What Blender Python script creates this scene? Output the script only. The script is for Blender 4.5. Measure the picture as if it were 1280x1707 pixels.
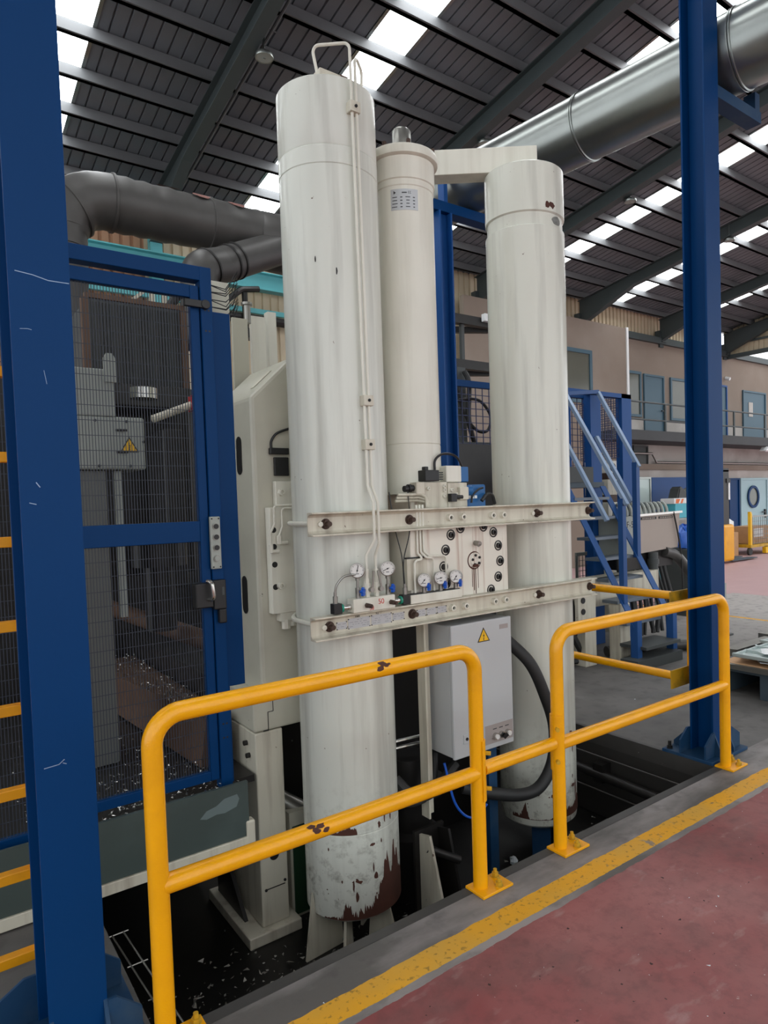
import bpy, bmesh, math, random
from mathutils import Vector, Matrix

for _o in list(bpy.data.objects):
    bpy.data.objects.remove(_o)
SC = bpy.context.scene
COL = SC.collection
random.seed(7)
rnd = random.uniform

# ------------------------------------------------------------ camera, world, exposure
YAW, PITCH, ROLL, FPX, CAMH = 0.9215, -0.0406, -0.0315, 1130.0, 1.70
_f = Vector((math.cos(PITCH) * math.cos(YAW), math.cos(PITCH) * math.sin(YAW), math.sin(PITCH)))
_r0 = Vector((math.sin(YAW), -math.cos(YAW), 0.0))
_u0 = _r0.cross(_f)
_r = math.cos(ROLL) * _r0 + math.sin(ROLL) * _u0
_u = -math.sin(ROLL) * _r0 + math.cos(ROLL) * _u0
cam_data = bpy.data.cameras.new('camera')
cam = bpy.data.objects.new('camera', cam_data)
COL.objects.link(cam)
cam.matrix_world = Matrix(((_r.x, _u.x, -_f.x, 0.0), (_r.y, _u.y, -_f.y, 0.0),
                           (_r.z, _u.z, -_f.z, CAMH), (0, 0, 0, 1)))
cam_data.sensor_fit = 'VERTICAL'
cam_data.sensor_height = 36.0
cam_data.lens = FPX / 1707.0 * 36.0
cam_data.shift_x = (640.0 - 709.2) / 1707.0
cam_data.shift_y = (880.7 - 853.5) / 1707.0
cam_data.clip_start = 0.02
cam_data.clip_end = 200
SC.camera = cam

world = bpy.data.worlds.new('overcast_sky')
SC.world = world
world.use_nodes = True
world.node_tree.nodes['Background'].inputs[0].default_value = (0.93, 0.97, 1.0, 1)
world.node_tree.nodes['Background'].inputs[1].default_value = 1.6
SKYLIGHT = 9.0          # brightness of the translucent roof sheets

SC.view_settings.view_transform = 'Standard'
SC.view_settings.look = 'None'
SC.view_settings.exposure = 0.15
SC.view_settings.gamma = 1.0
SC.view_settings.use_curve_mapping = False

# ------------------------------------------------------------ node helpers
def lin(c):
    def g(v):
        v /= 255.0
        return v / 12.92 if v <= 0.04045 else ((v + 0.055) / 1.055) ** 2.4
    return (g(c[0]), g(c[1]), g(c[2]), 1.0)

class Mat:
    def __init__(s, name):
        s.m = bpy.data.materials.new(name)
        s.m.use_nodes = True
        s.t = s.m.node_tree
        s.b = s.t.nodes['Principled BSDF']
        s.tc = s.t.nodes.new('ShaderNodeTexCoord').outputs['Object']
    def n(s, typ, ins, out=0, **props):
        d = s.t.nodes.new(typ)
        for k, v in props.items():
            setattr(d, k, v)
        for k, v in ins.items():
            if isinstance(v, bpy.types.NodeSocket):
                s.t.links.new(v, d.inputs[k])
            else:
                d.inputs[k].default_value = v
        return d.outputs[out]
    def math(s, op, a, b=0.0, clamp=False):
        return s.n('ShaderNodeMath', {0: a, 1: b}, operation=op, use_clamp=clamp)
    def vec(s, scale=(1, 1, 1), loc=(0, 0, 0)):
        return s.n('ShaderNodeMapping', {'Vector': s.tc, 'Scale': scale, 'Location': loc})
    def noise(s, scale, detail=3.0, v=None, rough=0.55):
        return s.n('ShaderNodeTexNoise', {'Vector': v if v is not None else s.tc, 'Scale': scale, 'Detail': detail, 'Roughness': rough}, out='Fac')
    def ramp(s, x, lo, hi):
        return s.n('ShaderNodeMapRange', {'Value': x, 'From Min': lo, 'From Max': hi}, clamp=True)
    def mix(s, fac, a, b):
        d = s.t.nodes.new('ShaderNodeMix')
        d.data_type = 'RGBA'
        for i, v in ((0, fac), (6, a), (7, b)):
            if isinstance(v, bpy.types.NodeSocket):
                s.t.links.new(v, d.inputs[i])
            else:
                d.inputs[i].default_value = v
        return d.outputs[2]
    def sep(s):
        d = s.t.nodes.new('ShaderNodeSeparateXYZ')
        s.t.links.new(s.tc, d.inputs[0])
        return d.outputs
    def put(s, name, v):
        if isinstance(v, bpy.types.NodeSocket):
            s.t.links.new(v, s.b.inputs[name])
        else:
            s.b.inputs[name].default_value = v
    def bump(s, h, strength=0.2, dist=0.01):
        o = s.n('ShaderNodeBump', {'Height': h, 'Strength': strength, 'Distance': dist})
        s.t.links.new(o, s.b.inputs['Normal'])

def paint(name, rgb, rough=0.45, metal=0.0, var=0.10, scale=3.0, dirt=None, damt=0.4, dscale=2.0, streak=False,
          specks=None, speck_t=0.70, bump=0.0, spec=0.5, bscale=40):
    m = Mat(name)
    c = lin(rgb)
    lo = tuple(max(0, x * (1 - var)) for x in c[:3]) + (1,)
    hi = tuple(min(1, x * (1 + var)) for x in c[:3]) + (1,)
    col = m.mix(m.noise(scale, 4), lo, hi)
    if dirt is not None:
        v = m.vec((9, 9, 0.7)) if streak else m.tc
        f = m.math('MULTIPLY', m.ramp(m.noise(dscale, 6, v), 0.48, 0.75), damt)
        col = m.mix(f, col, lin(dirt))
    if specks is not None:
        f = m.ramp(m.noise(28, 3), speck_t, speck_t + 0.03)
        col = m.mix(f, col, lin(specks))
    m.put('Base Color', col)
    m.put('Roughness', m.ramp(m.noise(scale * 2.3, 3), -0.5 + 0, 2.5) if False else rough)
    m.put('Metallic', metal)
    m.put('Specular IOR Level', spec)
    if bump:
        m.bump(m.noise(bscale, 3), bump, 0.004)
    return m.m

M = {}
M['cream'] = paint('cream_enamel', (222, 220, 207), 0.34, dirt=(160, 150, 130), damt=0.30, dscale=1.2, streak=True, specks=(120, 112, 98), speck_t=0.76, bump=0.06, bscale=14)
M['cream_dirty'] = paint('grimy_cream_enamel', (205, 200, 183), 0.45, dirt=(120, 100, 80), damt=0.55, dscale=1.6, streak=True, specks=(90, 70, 55), speck_t=0.73, bump=0.06)
M['machine'] = paint('machine_cream', (192, 189, 173), 0.42, dirt=(120, 116, 104), damt=0.45, dscale=1.1, specks=(70, 64, 56), speck_t=0.755)
M['yellow'] = paint('yellow_enamel', (240, 168, 4), 0.25, dirt=(190, 122, 8), damt=0.35, dscale=4, specks=(96, 62, 20), speck_t=0.755, bump=0.22, bscale=130)
M['yellow_old_shade'] = paint('worn_shaded_yellow_paint', (196, 152, 28), 0.5, dirt=(88, 82, 26), damt=0.8, dscale=9)  # olive mottle also stands for the shade on the rear rail end plates
M['orange_yellow'] = paint('ladder_yellow', (226, 154, 12), 0.4, dirt=(150, 96, 20), damt=0.4, dscale=8)
M['blue'] = paint('blue_enamel', (0, 54, 104), 0.45, var=0.08, scale=1.5, specks=(120, 140, 165), speck_t=0.80, spec=0.13)
M['blue_mid'] = paint('bright_blue_enamel', (22, 74, 136), 0.45, var=0.08, spec=0.25)
M['blue_base'] = paint('dusty_blue_enamel', (22, 60, 94), 0.6, dirt=(66, 84, 98), damt=0.6, dscale=6, spec=0.3)
M['teal'] = paint('teal_enamel', (96, 176, 182), 0.5, var=0.12)
M['galv'] = paint('galvanised_sheet', (150, 154, 151), 0.30, 0.92, var=0.16, scale=4)
M['steel'] = paint('bare_steel', (150, 148, 142), 0.35, 0.9, var=0.15)
M['chrome'] = paint('bright_metal', (205, 203, 198), 0.22, 0.95, var=0.05)
M['bolt_dark'] = paint('rusty_bolt', (74, 56, 48), 0.6, 0.3, var=0.3, scale=30)
M['black'] = paint('black_plastic', (22, 22, 23), 0.45, var=0.2)
M['rubber'] = paint('black_rubber', (34, 34, 34), 0.6, var=0.25, scale=12)
M['soot'] = paint('sooty_sheet', (84, 82, 80), 0.45, 0.35, var=0.25, scale=6, dirt=(50, 48, 47), damt=0.6, dscale=3, specks=(120, 118, 114), speck_t=0.77)
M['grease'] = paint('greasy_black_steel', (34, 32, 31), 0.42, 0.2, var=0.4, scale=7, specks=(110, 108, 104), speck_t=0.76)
M['greyboard'] = paint('grey_enamel', (160, 165, 158), 0.5, dirt=(96, 96, 90), damt=0.4)
M['greydark'] = paint('dark_grey_enamel', (66, 70, 70), 0.55, var=0.2, specks=(150, 150, 150), speck_t=0.79)
M['traygreen'] = paint('grey_green_enamel', (66, 77, 74), 0.45, dirt=(92, 106, 106), damt=0.5, dscale=1.5, specks=(50, 50, 46), speck_t=0.76)
M['cabinet'] = paint('light_grey_powder_coat', (186, 189, 190), 0.42, var=0.04, specks=(140, 140, 140), speck_t=0.80)
M['cabinet_side'] = M['cabinet']
M['panelgrey'] = paint('operator_panel_grey', (160, 152, 148), 0.5, var=0.05)
M['plate'] = paint('etched_aluminium', (184, 186, 188), 0.4, 0.4, var=0.08, scale=20)
M['ink'] = paint('dark_print', (50, 50, 54), 0.6, var=0.05)
M['redink'] = paint('red_marker', (186, 34, 30), 0.6, var=0.1)
M['dial'] = paint('white_dial', (226, 224, 220), 0.4, var=0.02)
M['knobblue'] = paint('blue_plastic', (20, 86, 190), 0.35, var=0.08)
M['valveblue'] = paint('valve_blue', (22, 92, 150), 0.45, var=0.15)
M['green'] = paint('green_plastic', (36, 140, 116), 0.45, var=0.1)
M['darkgreen'] = paint('dark_green_enamel', (28, 62, 40), 0.5, var=0.2)
M['signyellow'] = paint('sign_yellow', (238, 186, 22), 0.45, var=0.03)
M['rust'] = paint('rust', (76, 42, 31), 0.8, var=0.4, scale=12)
M['rustbeam'] = paint('rusty_trough_steel', (92, 68, 52), 0.6, 0.2, var=0.3, scale=4, dirt=(40, 32, 28), damt=0.7, dscale=3)
M['red'] = paint('red_paint', (172, 36, 34), 0.5, var=0.1)
M['roof'] = paint('grey_roof_sheet', (112, 117, 122), 0.6, var=0.12, scale=0.8)
M['purlin'] = paint('grey_purlin', (98, 100, 102), 0.55, var=0.1)
M['rafter'] = paint('dark_green_grey_rafter', (66, 74, 75), 0.5, var=0.12)
M['office'] = paint('beige_render', (136, 122, 110), 0.85, var=0.06, scale=1.2, dirt=(176, 166, 156), damt=0.35, dscale=0.5)
M['office_low'] = paint('pale_grey_render', (176, 170, 164), 0.85, var=0.08, scale=1.0, dirt=(222, 220, 216), damt=0.6, dscale=0.9)
M['corr'] = paint('cream_cladding', (206, 190, 162), 0.6, var=0.12, scale=0.5, dirt=(150, 116, 84), damt=0.5, dscale=0.5)
M['corr_brown'] = paint('tan_cladding', (170, 130, 102), 0.6, var=0.12, scale=0.5)
M['doorblue'] = paint('slate_blue_door', (62, 92, 108), 0.5, var=0.06)
M['doorpale'] = paint('pale_blue_door', (156, 186, 192), 0.5, var=0.08, scale=1)
M['windowglass'] = paint('dull_window_glass', (96, 98, 90), 0.15, var=0.2, scale=0.6)
M['winpale'] = paint('bright_window_glass', (206, 224, 220), 0.2, var=0.06)
M['slab'] = paint('dark_walkway', (62, 64, 66), 0.7, var=0.15)
M['wood'] = paint('bare_wood', (190, 150, 112), 0.75, var=0.15, scale=6)
M['white'] = paint('white_paper', (232, 234, 234), 0.7, var=0.04)
M['cyan'] = paint('cyan_plastic', (74, 178, 196), 0.5, var=0.1)
M['orangeplastic'] = paint('orange_plastic', (230, 110, 30), 0.5, var=0.05)
M['bluebag'] = paint('blue_plastic_film', (56, 108, 200), 0.3, var=0.3, scale=9)
M['beigepanel'] = paint('beige_sheet_metal', (172, 158, 148), 0.6, var=0.05, scale=1.5)
M['pallet'] = paint('dark_blue_grey_steel', (62, 76, 86), 0.55, var=0.15)
M['trayzinc'] = paint('pale_zinc_sheet', (190, 202, 200), 0.35, 0.35, var=0.12, scale=3)
M['mesh'] = paint('dark_mesh_wire', (38, 46, 60), 0.5, var=0.2)
M['mesh_blue'] = paint('blue_mesh_wire', (36, 46, 84), 0.5, var=0.2)
M['stringer'] = paint('stair_blue', (34, 76, 132), 0.4, var=0.1, spec=0.3)
M['tread'] = paint('worn_tread_steel', (104, 114, 124), 0.45, 0.3, var=0.2)
M['railblue'] = paint('pale_worn_blue', (140, 162, 190), 0.3, 0.2, var=0.1)
M['chips'] = paint('metal_swarf', (176, 176, 172), 0.25, 0.9, var=0.3, scale=30)
M['redflake'] = paint('dull_red_primer', (128, 84, 76), 0.7, var=0.2, scale=12)
M['greymid'] = paint('mid_grey_enamel', (108, 110, 106), 0.5, var=0.15)
M['smear'] = paint('pale_green_smear', (104, 118, 118), 0.5, var=0.1)
M['pitchips'] = paint('grey_scrap', (150, 148, 142), 0.5, 0.3, var=0.6, scale=9)
M['plateink'] = paint('faint_print', (134, 136, 140), 0.6, var=0.05)
M['chipwhite'] = paint('pale_scrap', (205, 212, 216), 0.5, var=0.2, scale=30)

def skylight_mat():
    m = Mat('translucent_skylight')
    m.put('Base Color', (0.9, 0.92, 0.95, 1))
    m.put('Emission Color', (0.95, 0.985, 1.0, 1))
    m.put('Emission Strength', SKYLIGHT)
    return m.m
M['skylight'] = skylight_mat()

def floor_mat():
    m = Mat('hall_floor')
    o = m.sep()
    n1 = m.noise(1.3, 6)
    n2 = m.noise(9, 5)
    conc = m.mix(m.ramp(n1, 0.32, 0.68), lin((82, 80, 78)), lin((112, 109, 106)))
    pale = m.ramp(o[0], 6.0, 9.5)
    conc = m.mix(m.math('MULTIPLY', pale, 0.9), conc, lin((176, 170, 166)))  # paler with distance: far daylight and glancing reflection put into the colour
    conc = m.mix(m.math('MULTIPLY', m.ramp(n2, 0.52, 0.72), 0.5), conc, lin((58, 56, 54)))
    red = m.mix(m.ramp(m.noise(0.9, 5), 0.35, 0.65), lin((130, 68, 68)), lin((152, 100, 98)))
    red = m.mix(m.math('MULTIPLY', m.ramp(m.noise(3.1, 6), 0.46, 0.70), 0.6), red, lin((110, 80, 78)))
    red = m.mix(m.math('MULTIPLY', m.ramp(m.noise(14, 6, rough=0.7), 0.47, 0.66), 0.35), red, lin((84, 56, 56)))
    red = m.mix(m.math('MULTIPLY', m.ramp(m.noise(0.55, 2, m.vec(loc=(2.2, 0.4, 0))), 0.50, 0.66), 0.35), red, lin((142, 62, 64)))
    scuff = m.ramp(m.noise(5, 7, m.vec((1.0, 2.2, 1.0), (3, 1, 0))), 0.60, 0.72)
    red = m.mix(m.math('MULTIPLY', scuff, 0.35), red, lin((176, 150, 148)))
    red = m.mix(m.ramp(m.noise(24, 3, m.vec(loc=(5, 2, 0))), 0.70, 0.72), red, lin((52, 30, 30)))
    red = m.mix(m.ramp(m.noise(34, 3, m.vec(loc=(1, 8, 0))), 0.725, 0.745), red, lin((186, 176, 172)))
    wob = m.math('MULTIPLY', m.math('SUBTRACT', m.noise(7, 5), 0.5), 0.035)
    y = m.math('ADD', o[1], wob)
    # wide red traffic lane in front of the pit, and the red bay at the far end of the hall
    lane = m.math('LESS_THAN', y, 1.880)
    kerb = m.math('MULTIPLY', m.math('LESS_THAN', o[1], 2.26), m.math('LESS_THAN', o[0], 5.0))
    kcol = m.mix(m.ramp(m.noise(2.6, 6, m.vec((0.5, 1.4, 1), (7, 3, 0))), 0.40, 0.62), lin((94, 91, 88)), lin((146, 140, 138)))
    kcol = m.mix(m.math('MULTIPLY', m.ramp(n2, 0.55, 0.75), 0.5), kcol, lin((70, 66, 66)))
    conc = m.mix(kerb, conc, kcol)
    far = m.math('GREATER_THAN', m.math('ADD', o[0], m.math('MULTIPLY', wob, 3.0)), 10.9)
    far2 = m.math('MULTIPLY', m.math('GREATER_THAN', o[1], 5.9), m.math('GREATER_THAN', o[0], 8.0))
    redf = m.math('MAXIMUM', lane, m.math('MAXIMUM', far, far2))
    red = m.mix(m.math('MULTIPLY', m.ramp(o[0], 7.0, 11.0), 0.9), red, m.mix(m.noise(2.0, 6), lin((176, 138, 138)), lin((206, 176, 176))))  # far red lightened towards pink to hold the bright daylight falling there
    col = m.mix(redf, conc, red)
    # painted yellow edge line and its worn places
    w2 = m.math('MULTIPLY', m.math('SUBTRACT', m.noise(12, 4), 0.5), 0.02)
    y2 = m.math('ADD', o[1], w2)
    band = m.math('MULTIPLY', m.math('GREATER_THAN', y2, 1.916), m.math('LESS_THAN', y2, 2.024))
    band = m.math('MULTIPLY', band, m.math('LESS_THAN', o[0], 8.84))
    lin2 = m.math('MULTIPLY', m.math('GREATER_THAN', o[0], 8.78), m.math('LESS_THAN', o[0], 8.86))
    lin2 = m.math('MULTIPLY', lin2, m.math('GREATER_THAN', o[1], 1.9))
    band = m.math('MAXIMUM', band, lin2)
    yel = m.mix(m.ramp(m.noise(2.2, 4), 0.4, 0.65), lin((224, 160, 14)), lin((206, 158, 62)))
    yel = m.mix(m.math('MULTIPLY', m.ramp(m.noise(40, 4), 0.58, 0.66), 0.7), yel, lin((128, 100, 44)))
    wear = m.ramp(m.noise(11, 6, m.vec(loc=(2, 5, 0))), 0.36, 0.31)
    band = m.math('MULTIPLY', band, m.math('SUBTRACT', 1.0, m.math('MULTIPLY', wear, 0.85)))
    col = m.mix(band, col, yel)
    m.put('Base Color', col)
    m.put('Roughness', m.ramp(m.noise(2, 4), -0.9, 1.4))
    m.put('Specular IOR Level', 0.35)
    m.bump(m.noise(30, 5), 0.12, 0.01)
    return m.m
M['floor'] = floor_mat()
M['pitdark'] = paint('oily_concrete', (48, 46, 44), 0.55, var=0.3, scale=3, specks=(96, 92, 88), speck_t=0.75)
M['pitblack'] = paint('oily_shaded_floor', (20, 19, 18), 0.4, var=0.5, scale=5)  # near-black base holds the pit's shade as well as its oil
M['edgesteel'] = paint('greasy_edge_steel', (72, 70, 68), 0.5, 0.3, var=0.25, scale=7, specks=(140, 136, 130), speck_t=0.74)

def chipped(name, rgb, level, side, amount, hi_band=None):
    """cream enamel flaking off to rust near the foot of a cylinder (object z = height above the foot)"""
    m = Mat(name)
    o = m.sep()
    c = lin(rgb)
    base = m.mix(m.noise(3, 4), tuple(x * 0.94 for x in c[:3]) + (1,), c)
    st = m.math('MULTIPLY', m.ramp(m.noise(1.4, 6, m.vec((8, 8, 0.5))), 0.46, 0.70), 0.55)
    base = m.mix(st, base, lin((158, 157, 148)))  # grey streaks: stain, strengthened to stand for shading from reflections
    grime = m.math('MULTIPLY', m.ramp(m.noise(14, 7, rough=0.7), 0.50, 0.66), m.ramp(o[2], 0.75, 0.1))
    base = m.mix(m.math('MULTIPLY', grime, 0.75), base, lin((116, 110, 100)))
    base = m.mix(m.ramp(m.noise(34, 3), 0.745, 0.765), base, lin((112, 100, 86)))
    # chips: more towards the foot and to one side
    s = m.math('ADD', m.math('MULTIPLY', o[0], side[0]), m.math('MULTIPLY', o[1], side[1]))
    h = m.math('SUBTRACT', m.math('MULTIPLY', s, amount), m.math('MULTIPLY', o[2], level))
    nz = m.noise(8.5, 6, m.vec((1, 1, 0.55)), 0.6)
    f = m.math('MULTIPLY', m.ramp(m.math('ADD', nz, h), 0.62, 0.635), 0.0)
    f2 = m.ramp(m.math('ADD', m.noise(13, 3, m.vec(loc=(4, 1, 2))), m.math('MULTIPLY', o[2], -0.10)), 0.672, 0.682)
    if hi_band is not None:
        zc, th, thr = hi_band
        bandf = m.math('LESS_THAN', m.math('ABSOLUTE', m.math('SUBTRACT', o[2], zc)), th)
        f3 = m.math('MULTIPLY', bandf, m.ramp(m.noise(9, 4, m.vec(loc=(1.3, 0.2, 0))), thr, thr + 0.015))
        f = m.math('MULTIPLY', f3, 0.0)
    f = m.math('MAXIMUM', f, f2)
    rust = m.mix(m.noise(16, 5), lin((58, 32, 26)), lin((104, 58, 40)))
    m.put('Base Color', m.mix(f, base, rust))
    m.put('Roughness', m.math('ADD', 0.24, m.math('MULTIPLY', f, 0.5)))
    m.bump(m.math('SUBTRACT', m.math('MULTIPLY', m.noise(12, 3), 0.25), f), 0.25, 0.004)
    return m.m
M['cylA'] = chipped('cream_enamel_flaking_to_rust', (218, 220, 210), 1.25, (0.75, -0.62), 1.5, (0.50, 0.045, 0.56))
M['cylB'] = chipped('cream_enamel_scuffed', (219, 220, 208), 2.6, (0.9, 0.1), 0.6, (3.86, 0.04, 0.66))

# ------------------------------------------------------------ geometry helpers
ORG = {}
class MB:
    def __init__(s):
        s.v, s.f = [], []
    def add(s, vs, fs):
        k = len(s.v)
        s.v += [Vector(p) for p in vs]
        s.f += [tuple(i + k for i in f) for f in fs]
        return s
    def hexa(s, p):     # p: 4 bottom, 4 top, same winding
        return s.add(p, [(3, 2, 1, 0), (4, 5, 6, 7), (0, 1, 5, 4), (1, 2, 6, 5), (2, 3, 7, 6), (3, 0, 4, 7)])
    def box(s, x0, x1, y0, y1, z0, z1):
        return s.hexa([(x0, y0, z0), (x1, y0, z0), (x1, y1, z0), (x0, y1, z0), (x0, y0, z1), (x1, y0, z1), (x1, y1, z1), (x0, y1, z1)])
    def bar(s, p, q, w, h, up=(0, 0, 1)):   # rectangular bar between two points
        p, q = Vector(p), Vector(q)
        d = (q - p).normalized()
        u = Vector(up)
        a = d.cross(u)
        if a.length < 1e-4:
            a = d.cross(Vector((1, 0, 0)))
        a.normalize()
        b = a.cross(d).normalized()
        a, b = a * w / 2, b * h / 2
        return s.hexa([p - a - b, p + a - b, q + a - b, q - a - b, p - a + b, p + a + b, q + a + b, q - a + b])
    def prism(s, pts, plane, a, b):
        n = len(pts)
        def w(u, v, t):
            return {'xz': (u, t, v), 'yz': (t, u, v), 'xy': (u, v, t)}[plane]
        vs = [w(u, v, a) for u, v in pts] + [w(u, v, b) for u, v in pts]
        fs = [tuple(range(n)), tuple(range(2 * n - 1, n - 1, -1))]
        fs += [(i, i + n, (i + 1) % n + n, (i + 1) % n) for i in range(n)]
        return s.add(vs, fs)
    def cyl(s, p, q, r, r2=None, n=16, cap=True):
        p, q = Vector(p), Vector(q)
        r2 = r if r2 is None else r2
        d = (q - p).normalized()
        a = d.orthogonal().normalized()
        b = d.cross(a)
        cs = [(math.cos(2 * math.pi * i / n), math.sin(2 * math.pi * i / n)) for i in range(n)]
        vs = [p + (a * c + b * t) * r for c, t in cs] + [q + (a * c + b * t) * r2 for c, t in cs]
        fs = [(i, (i + 1) % n, (i + 1) % n + n, i + n) for i in range(n)]
        if cap:
            fs += [tuple(range(n - 1, -1, -1)), tuple(range(n, 2 * n))]
        return s.add(vs, fs)
    def lathe(s, prof, o=(0, 0, 0), axis=(0, 0, 1), n=32):
        o, d = Vector(o), Vector(axis).normalized()
        a = Vector((1, 0, 0)) if abs(d.z) > 0.9 else d.orthogonal().normalized()
        b = d.cross(a)
        vs, fs = [], []
        for r, h in prof:
            for i in range(n):
                t = 2 * math.pi * i / n
                vs.append(o + d * h + (a * math.cos(t) + b * math.sin(t)) * max(r, 1e-5))
        for k in range(len(prof) - 1):
            for i in range(n):
                j = (i + 1) % n
                fs.append((k * n + i, k * n + j, (k + 1) * n + j, (k + 1) * n + i))
        return s.add(vs, fs)
    def tube(s, path, r, n=10, cap=True):
        P = [Vector(p) for p in path]
        rs = r if isinstance(r, (list, tuple)) else [r] * len(P)
        T = []
        for i in range(len(P)):
            a = P[max(i - 1, 0)]
            b = P[min(i + 1, len(P) - 1)]
            T.append((b - a).normalized())
        a = T[0].orthogonal().normalized()
        vs, fs = [], []
        for i, p in enumerate(P):
            a = (a - T[i] * a.dot(T[i]))
            if a.length < 1e-6:
                a = T[i].orthogonal()
            a.normalize()
            b = T[i].cross(a)
            for k in range(n):
                t = 2 * math.pi * k / n
                vs.append(p + (a * math.cos(t) + b * math.sin(t)) * rs[i])
        for i in range(len(P) - 1):
            for k in range(n):
                j = (k + 1) % n
                fs.append((i * n + k, i * n + j, (i + 1) * n + j, (i + 1) * n + k))
        if cap:
            m = (len(P) - 1) * n
            fs += [tuple(range(n - 1, -1, -1)), tuple(range(m, m + n))]
        return s.add(vs, fs)
    def build(s, name, mat, parent=None, smooth=False, bevel=0.0, loc=None):
        org = Vector(ORG.get(parent.name, (0, 0, 0))) if parent else (Vector(loc) if loc is not None else Vector((0, 0, 0)))
        me = bpy.data.meshes.new(name)
        me.from_pydata([tuple(p - org) for p in s.v], [], s.f)
        bm = bmesh.new()
        bm.from_mesh(me)
        bmesh.ops.recalc_face_normals(bm, faces=bm.faces)
        if smooth:
            for f in bm.faces:
                f.smooth = True
            for e in bm.edges:
                if len(e.link_faces) == 2 and e.calc_face_angle(0) > 0.62:
                    e.smooth = False
        bm.to_mesh(me)
        bm.free()
        me.materials.append(M[mat] if isinstance(mat, str) else mat)
        o = bpy.data.objects.new(name, me)
        COL.objects.link(o)
        if parent:
            o.parent = parent
        else:
            o.location = org
        ORG[o.name] = org
        if bevel:
            md = o.modifiers.new('bevel', 'BEVEL')
            md.width = bevel
            md.segments = 2
            md.limit_method = 'ANGLE'
        return o

def fillet(pts, r, n=6):
    P = [Vector(p) for p in pts]
    out = [P[0]]
    for i in range(1, len(P) - 1):
        a, b, c = P[i - 1], P[i], P[i + 1]
        u, v = (a - b), (c - b)
        rr = min(r, u.length * 0.49, v.length * 0.49)
        u.normalize()
        v.normalize()
        ang = u.angle(v)
        if ang > 3.1:
            continue
        dist = min(rr / math.tan(ang / 2), (a - b).length * 0.49, (c - b).length * 0.49)
        s0, s1 = b + u * dist, b + v * dist
        for k in range(n + 1):
            t = k / n
            out.append((1 - t) ** 2 * s0 + 2 * t * (1 - t) * b + t * t * s1) if False else out.append(_arc(s0, b, s1, t))
    out.append(P[-1])
    return out
def _arc(s0, b, s1, t):
    # circular-ish conic through s0..s1 with control b
    w = math.cos((math.pi - (s0 - b).angle(s1 - b)) / 2)
    d = (1 - t) ** 2 + 2 * t * (1 - t) * w + t * t
    return ((1 - t) ** 2 * s0 + 2 * t * (1 - t) * w * b + t * t * s1) / d
def spline(pts, n=8):
    P = [Vector(p) for p in pts]
    P = [P[0] * 2 - P[1]] + P + [P[-1] * 2 - P[-2]]
    out = []
    for i in range(1, len(P) - 2):
        p0, p1, p2, p3 = P[i - 1:i + 3]
        for k in range(n):
            t = k / n
            out.append(0.5 * ((2 * p1) + (p2 - p0) * t + (2 * p0 - 5 * p1 + 4 * p2 - p3) * t * t + (3 * p1 - p0 - 3 * p2 + p3) * t ** 3))
    out.append(P[-2])
    return out

def tag(o, label, cat, group=None):
    o['label'] = label
    o['category'] = cat
    if group:
        o['group'] = group
    return o
def thing(name, loc, label, cat, group=None):
    o = bpy.data.objects.new(name, None)
    o.empty_display_size = 0.1
    COL.objects.link(o)
    o.location = loc
    ORG[o.name] = Vector(loc)
    return tag(o, label, cat, group)
def struct(o, label=None):
    o['kind'] = 'structure'
    if label:
        o['label'] = label
    return o
def inst(src, name, parent, loc, rot=None):
    """copy of a small part, sharing its mesh; loc in world space"""
    o = bpy.data.objects.new(name, src)
    COL.objects.link(o)
    o.parent = parent
    o.location = Vector(loc) - ORG[parent.name]
    if rot:
        o.rotation_euler = rot
    ORG[o.name] = Vector(loc)
    return o
def proto(mb, name, mat, smooth=True):
    o = mb.build(name, mat, None, smooth)
    me = o.data
    bpy.data.objects.remove(o)
    return me
def text(body, size, mat, name, parent, loc, rot, depth=0.0006):
    cu = bpy.data.curves.new('lettering', 'FONT')
    cu.body = body
    cu.size = size
    cu.extrude = depth
    cu.align_x = 'CENTER'
    cu.align_y = 'CENTER'
    ob = bpy.data.objects.new('lettering', cu)
    COL.objects.link(ob)
    bpy.context.view_layer.update()
    me = bpy.data.meshes.new_from_object(ob.evaluated_get(bpy.context.evaluated_depsgraph_get()))
    bpy.data.objects.remove(ob)
    me.materials.clear()
    me.materials.append(M[mat])
    return inst(me, name, parent, loc, rot)
FACE = (math.pi / 2, 0, 0)      # lettering that faces -y

# shared fasteners, axis towards -y, origin on the face they sit on
HEXNUT = proto(MB().cyl((0, 0.002, 0), (0, -0.016, 0), 0.021, n=6).cyl((0, -0.014, 0), (0, -0.042, 0), 0.0125, n=12).cyl((0, 0.002, 0), (0, -0.003, 0), 0.026, n=16), 'stud_nut', 'bolt_dark')
SOCKET = proto(MB().lathe([(0, 0.002), (0.019, 0.002), (0.019, -0.002), (0.0175, -0.022), (0.010, -0.024), (0.009, -0.012), (0, -0.012)][::1], (0, 0, 0), (0, 1, 0), 16), 'socket_bolt', 'cream')
CSINK = proto(MB().lathe([(0.030, 0.002), (0.030, -0.002), (0.024, -0.003), (0.022, 0.001), (0.017, 0.001), (0.016, -0.012), (0.009, -0.013), (0.008, -0.004), (0, -0.004)], (0, 0, 0), (0, 1, 0), 18), 'recessed_bolt', 'grease')
FLOORBOLT = proto(MB().cyl((0, 0, 0), (0, 0, 0.004), 0.019, n=14).cyl((0, 0, 0.004), (0, 0, 0.018), 0.016, n=6).cyl((0, 0, 0.018), (0, 0, 0.034), 0.0085, n=10), 'anchor_bolt', 'yellow_old_shade')
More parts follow.
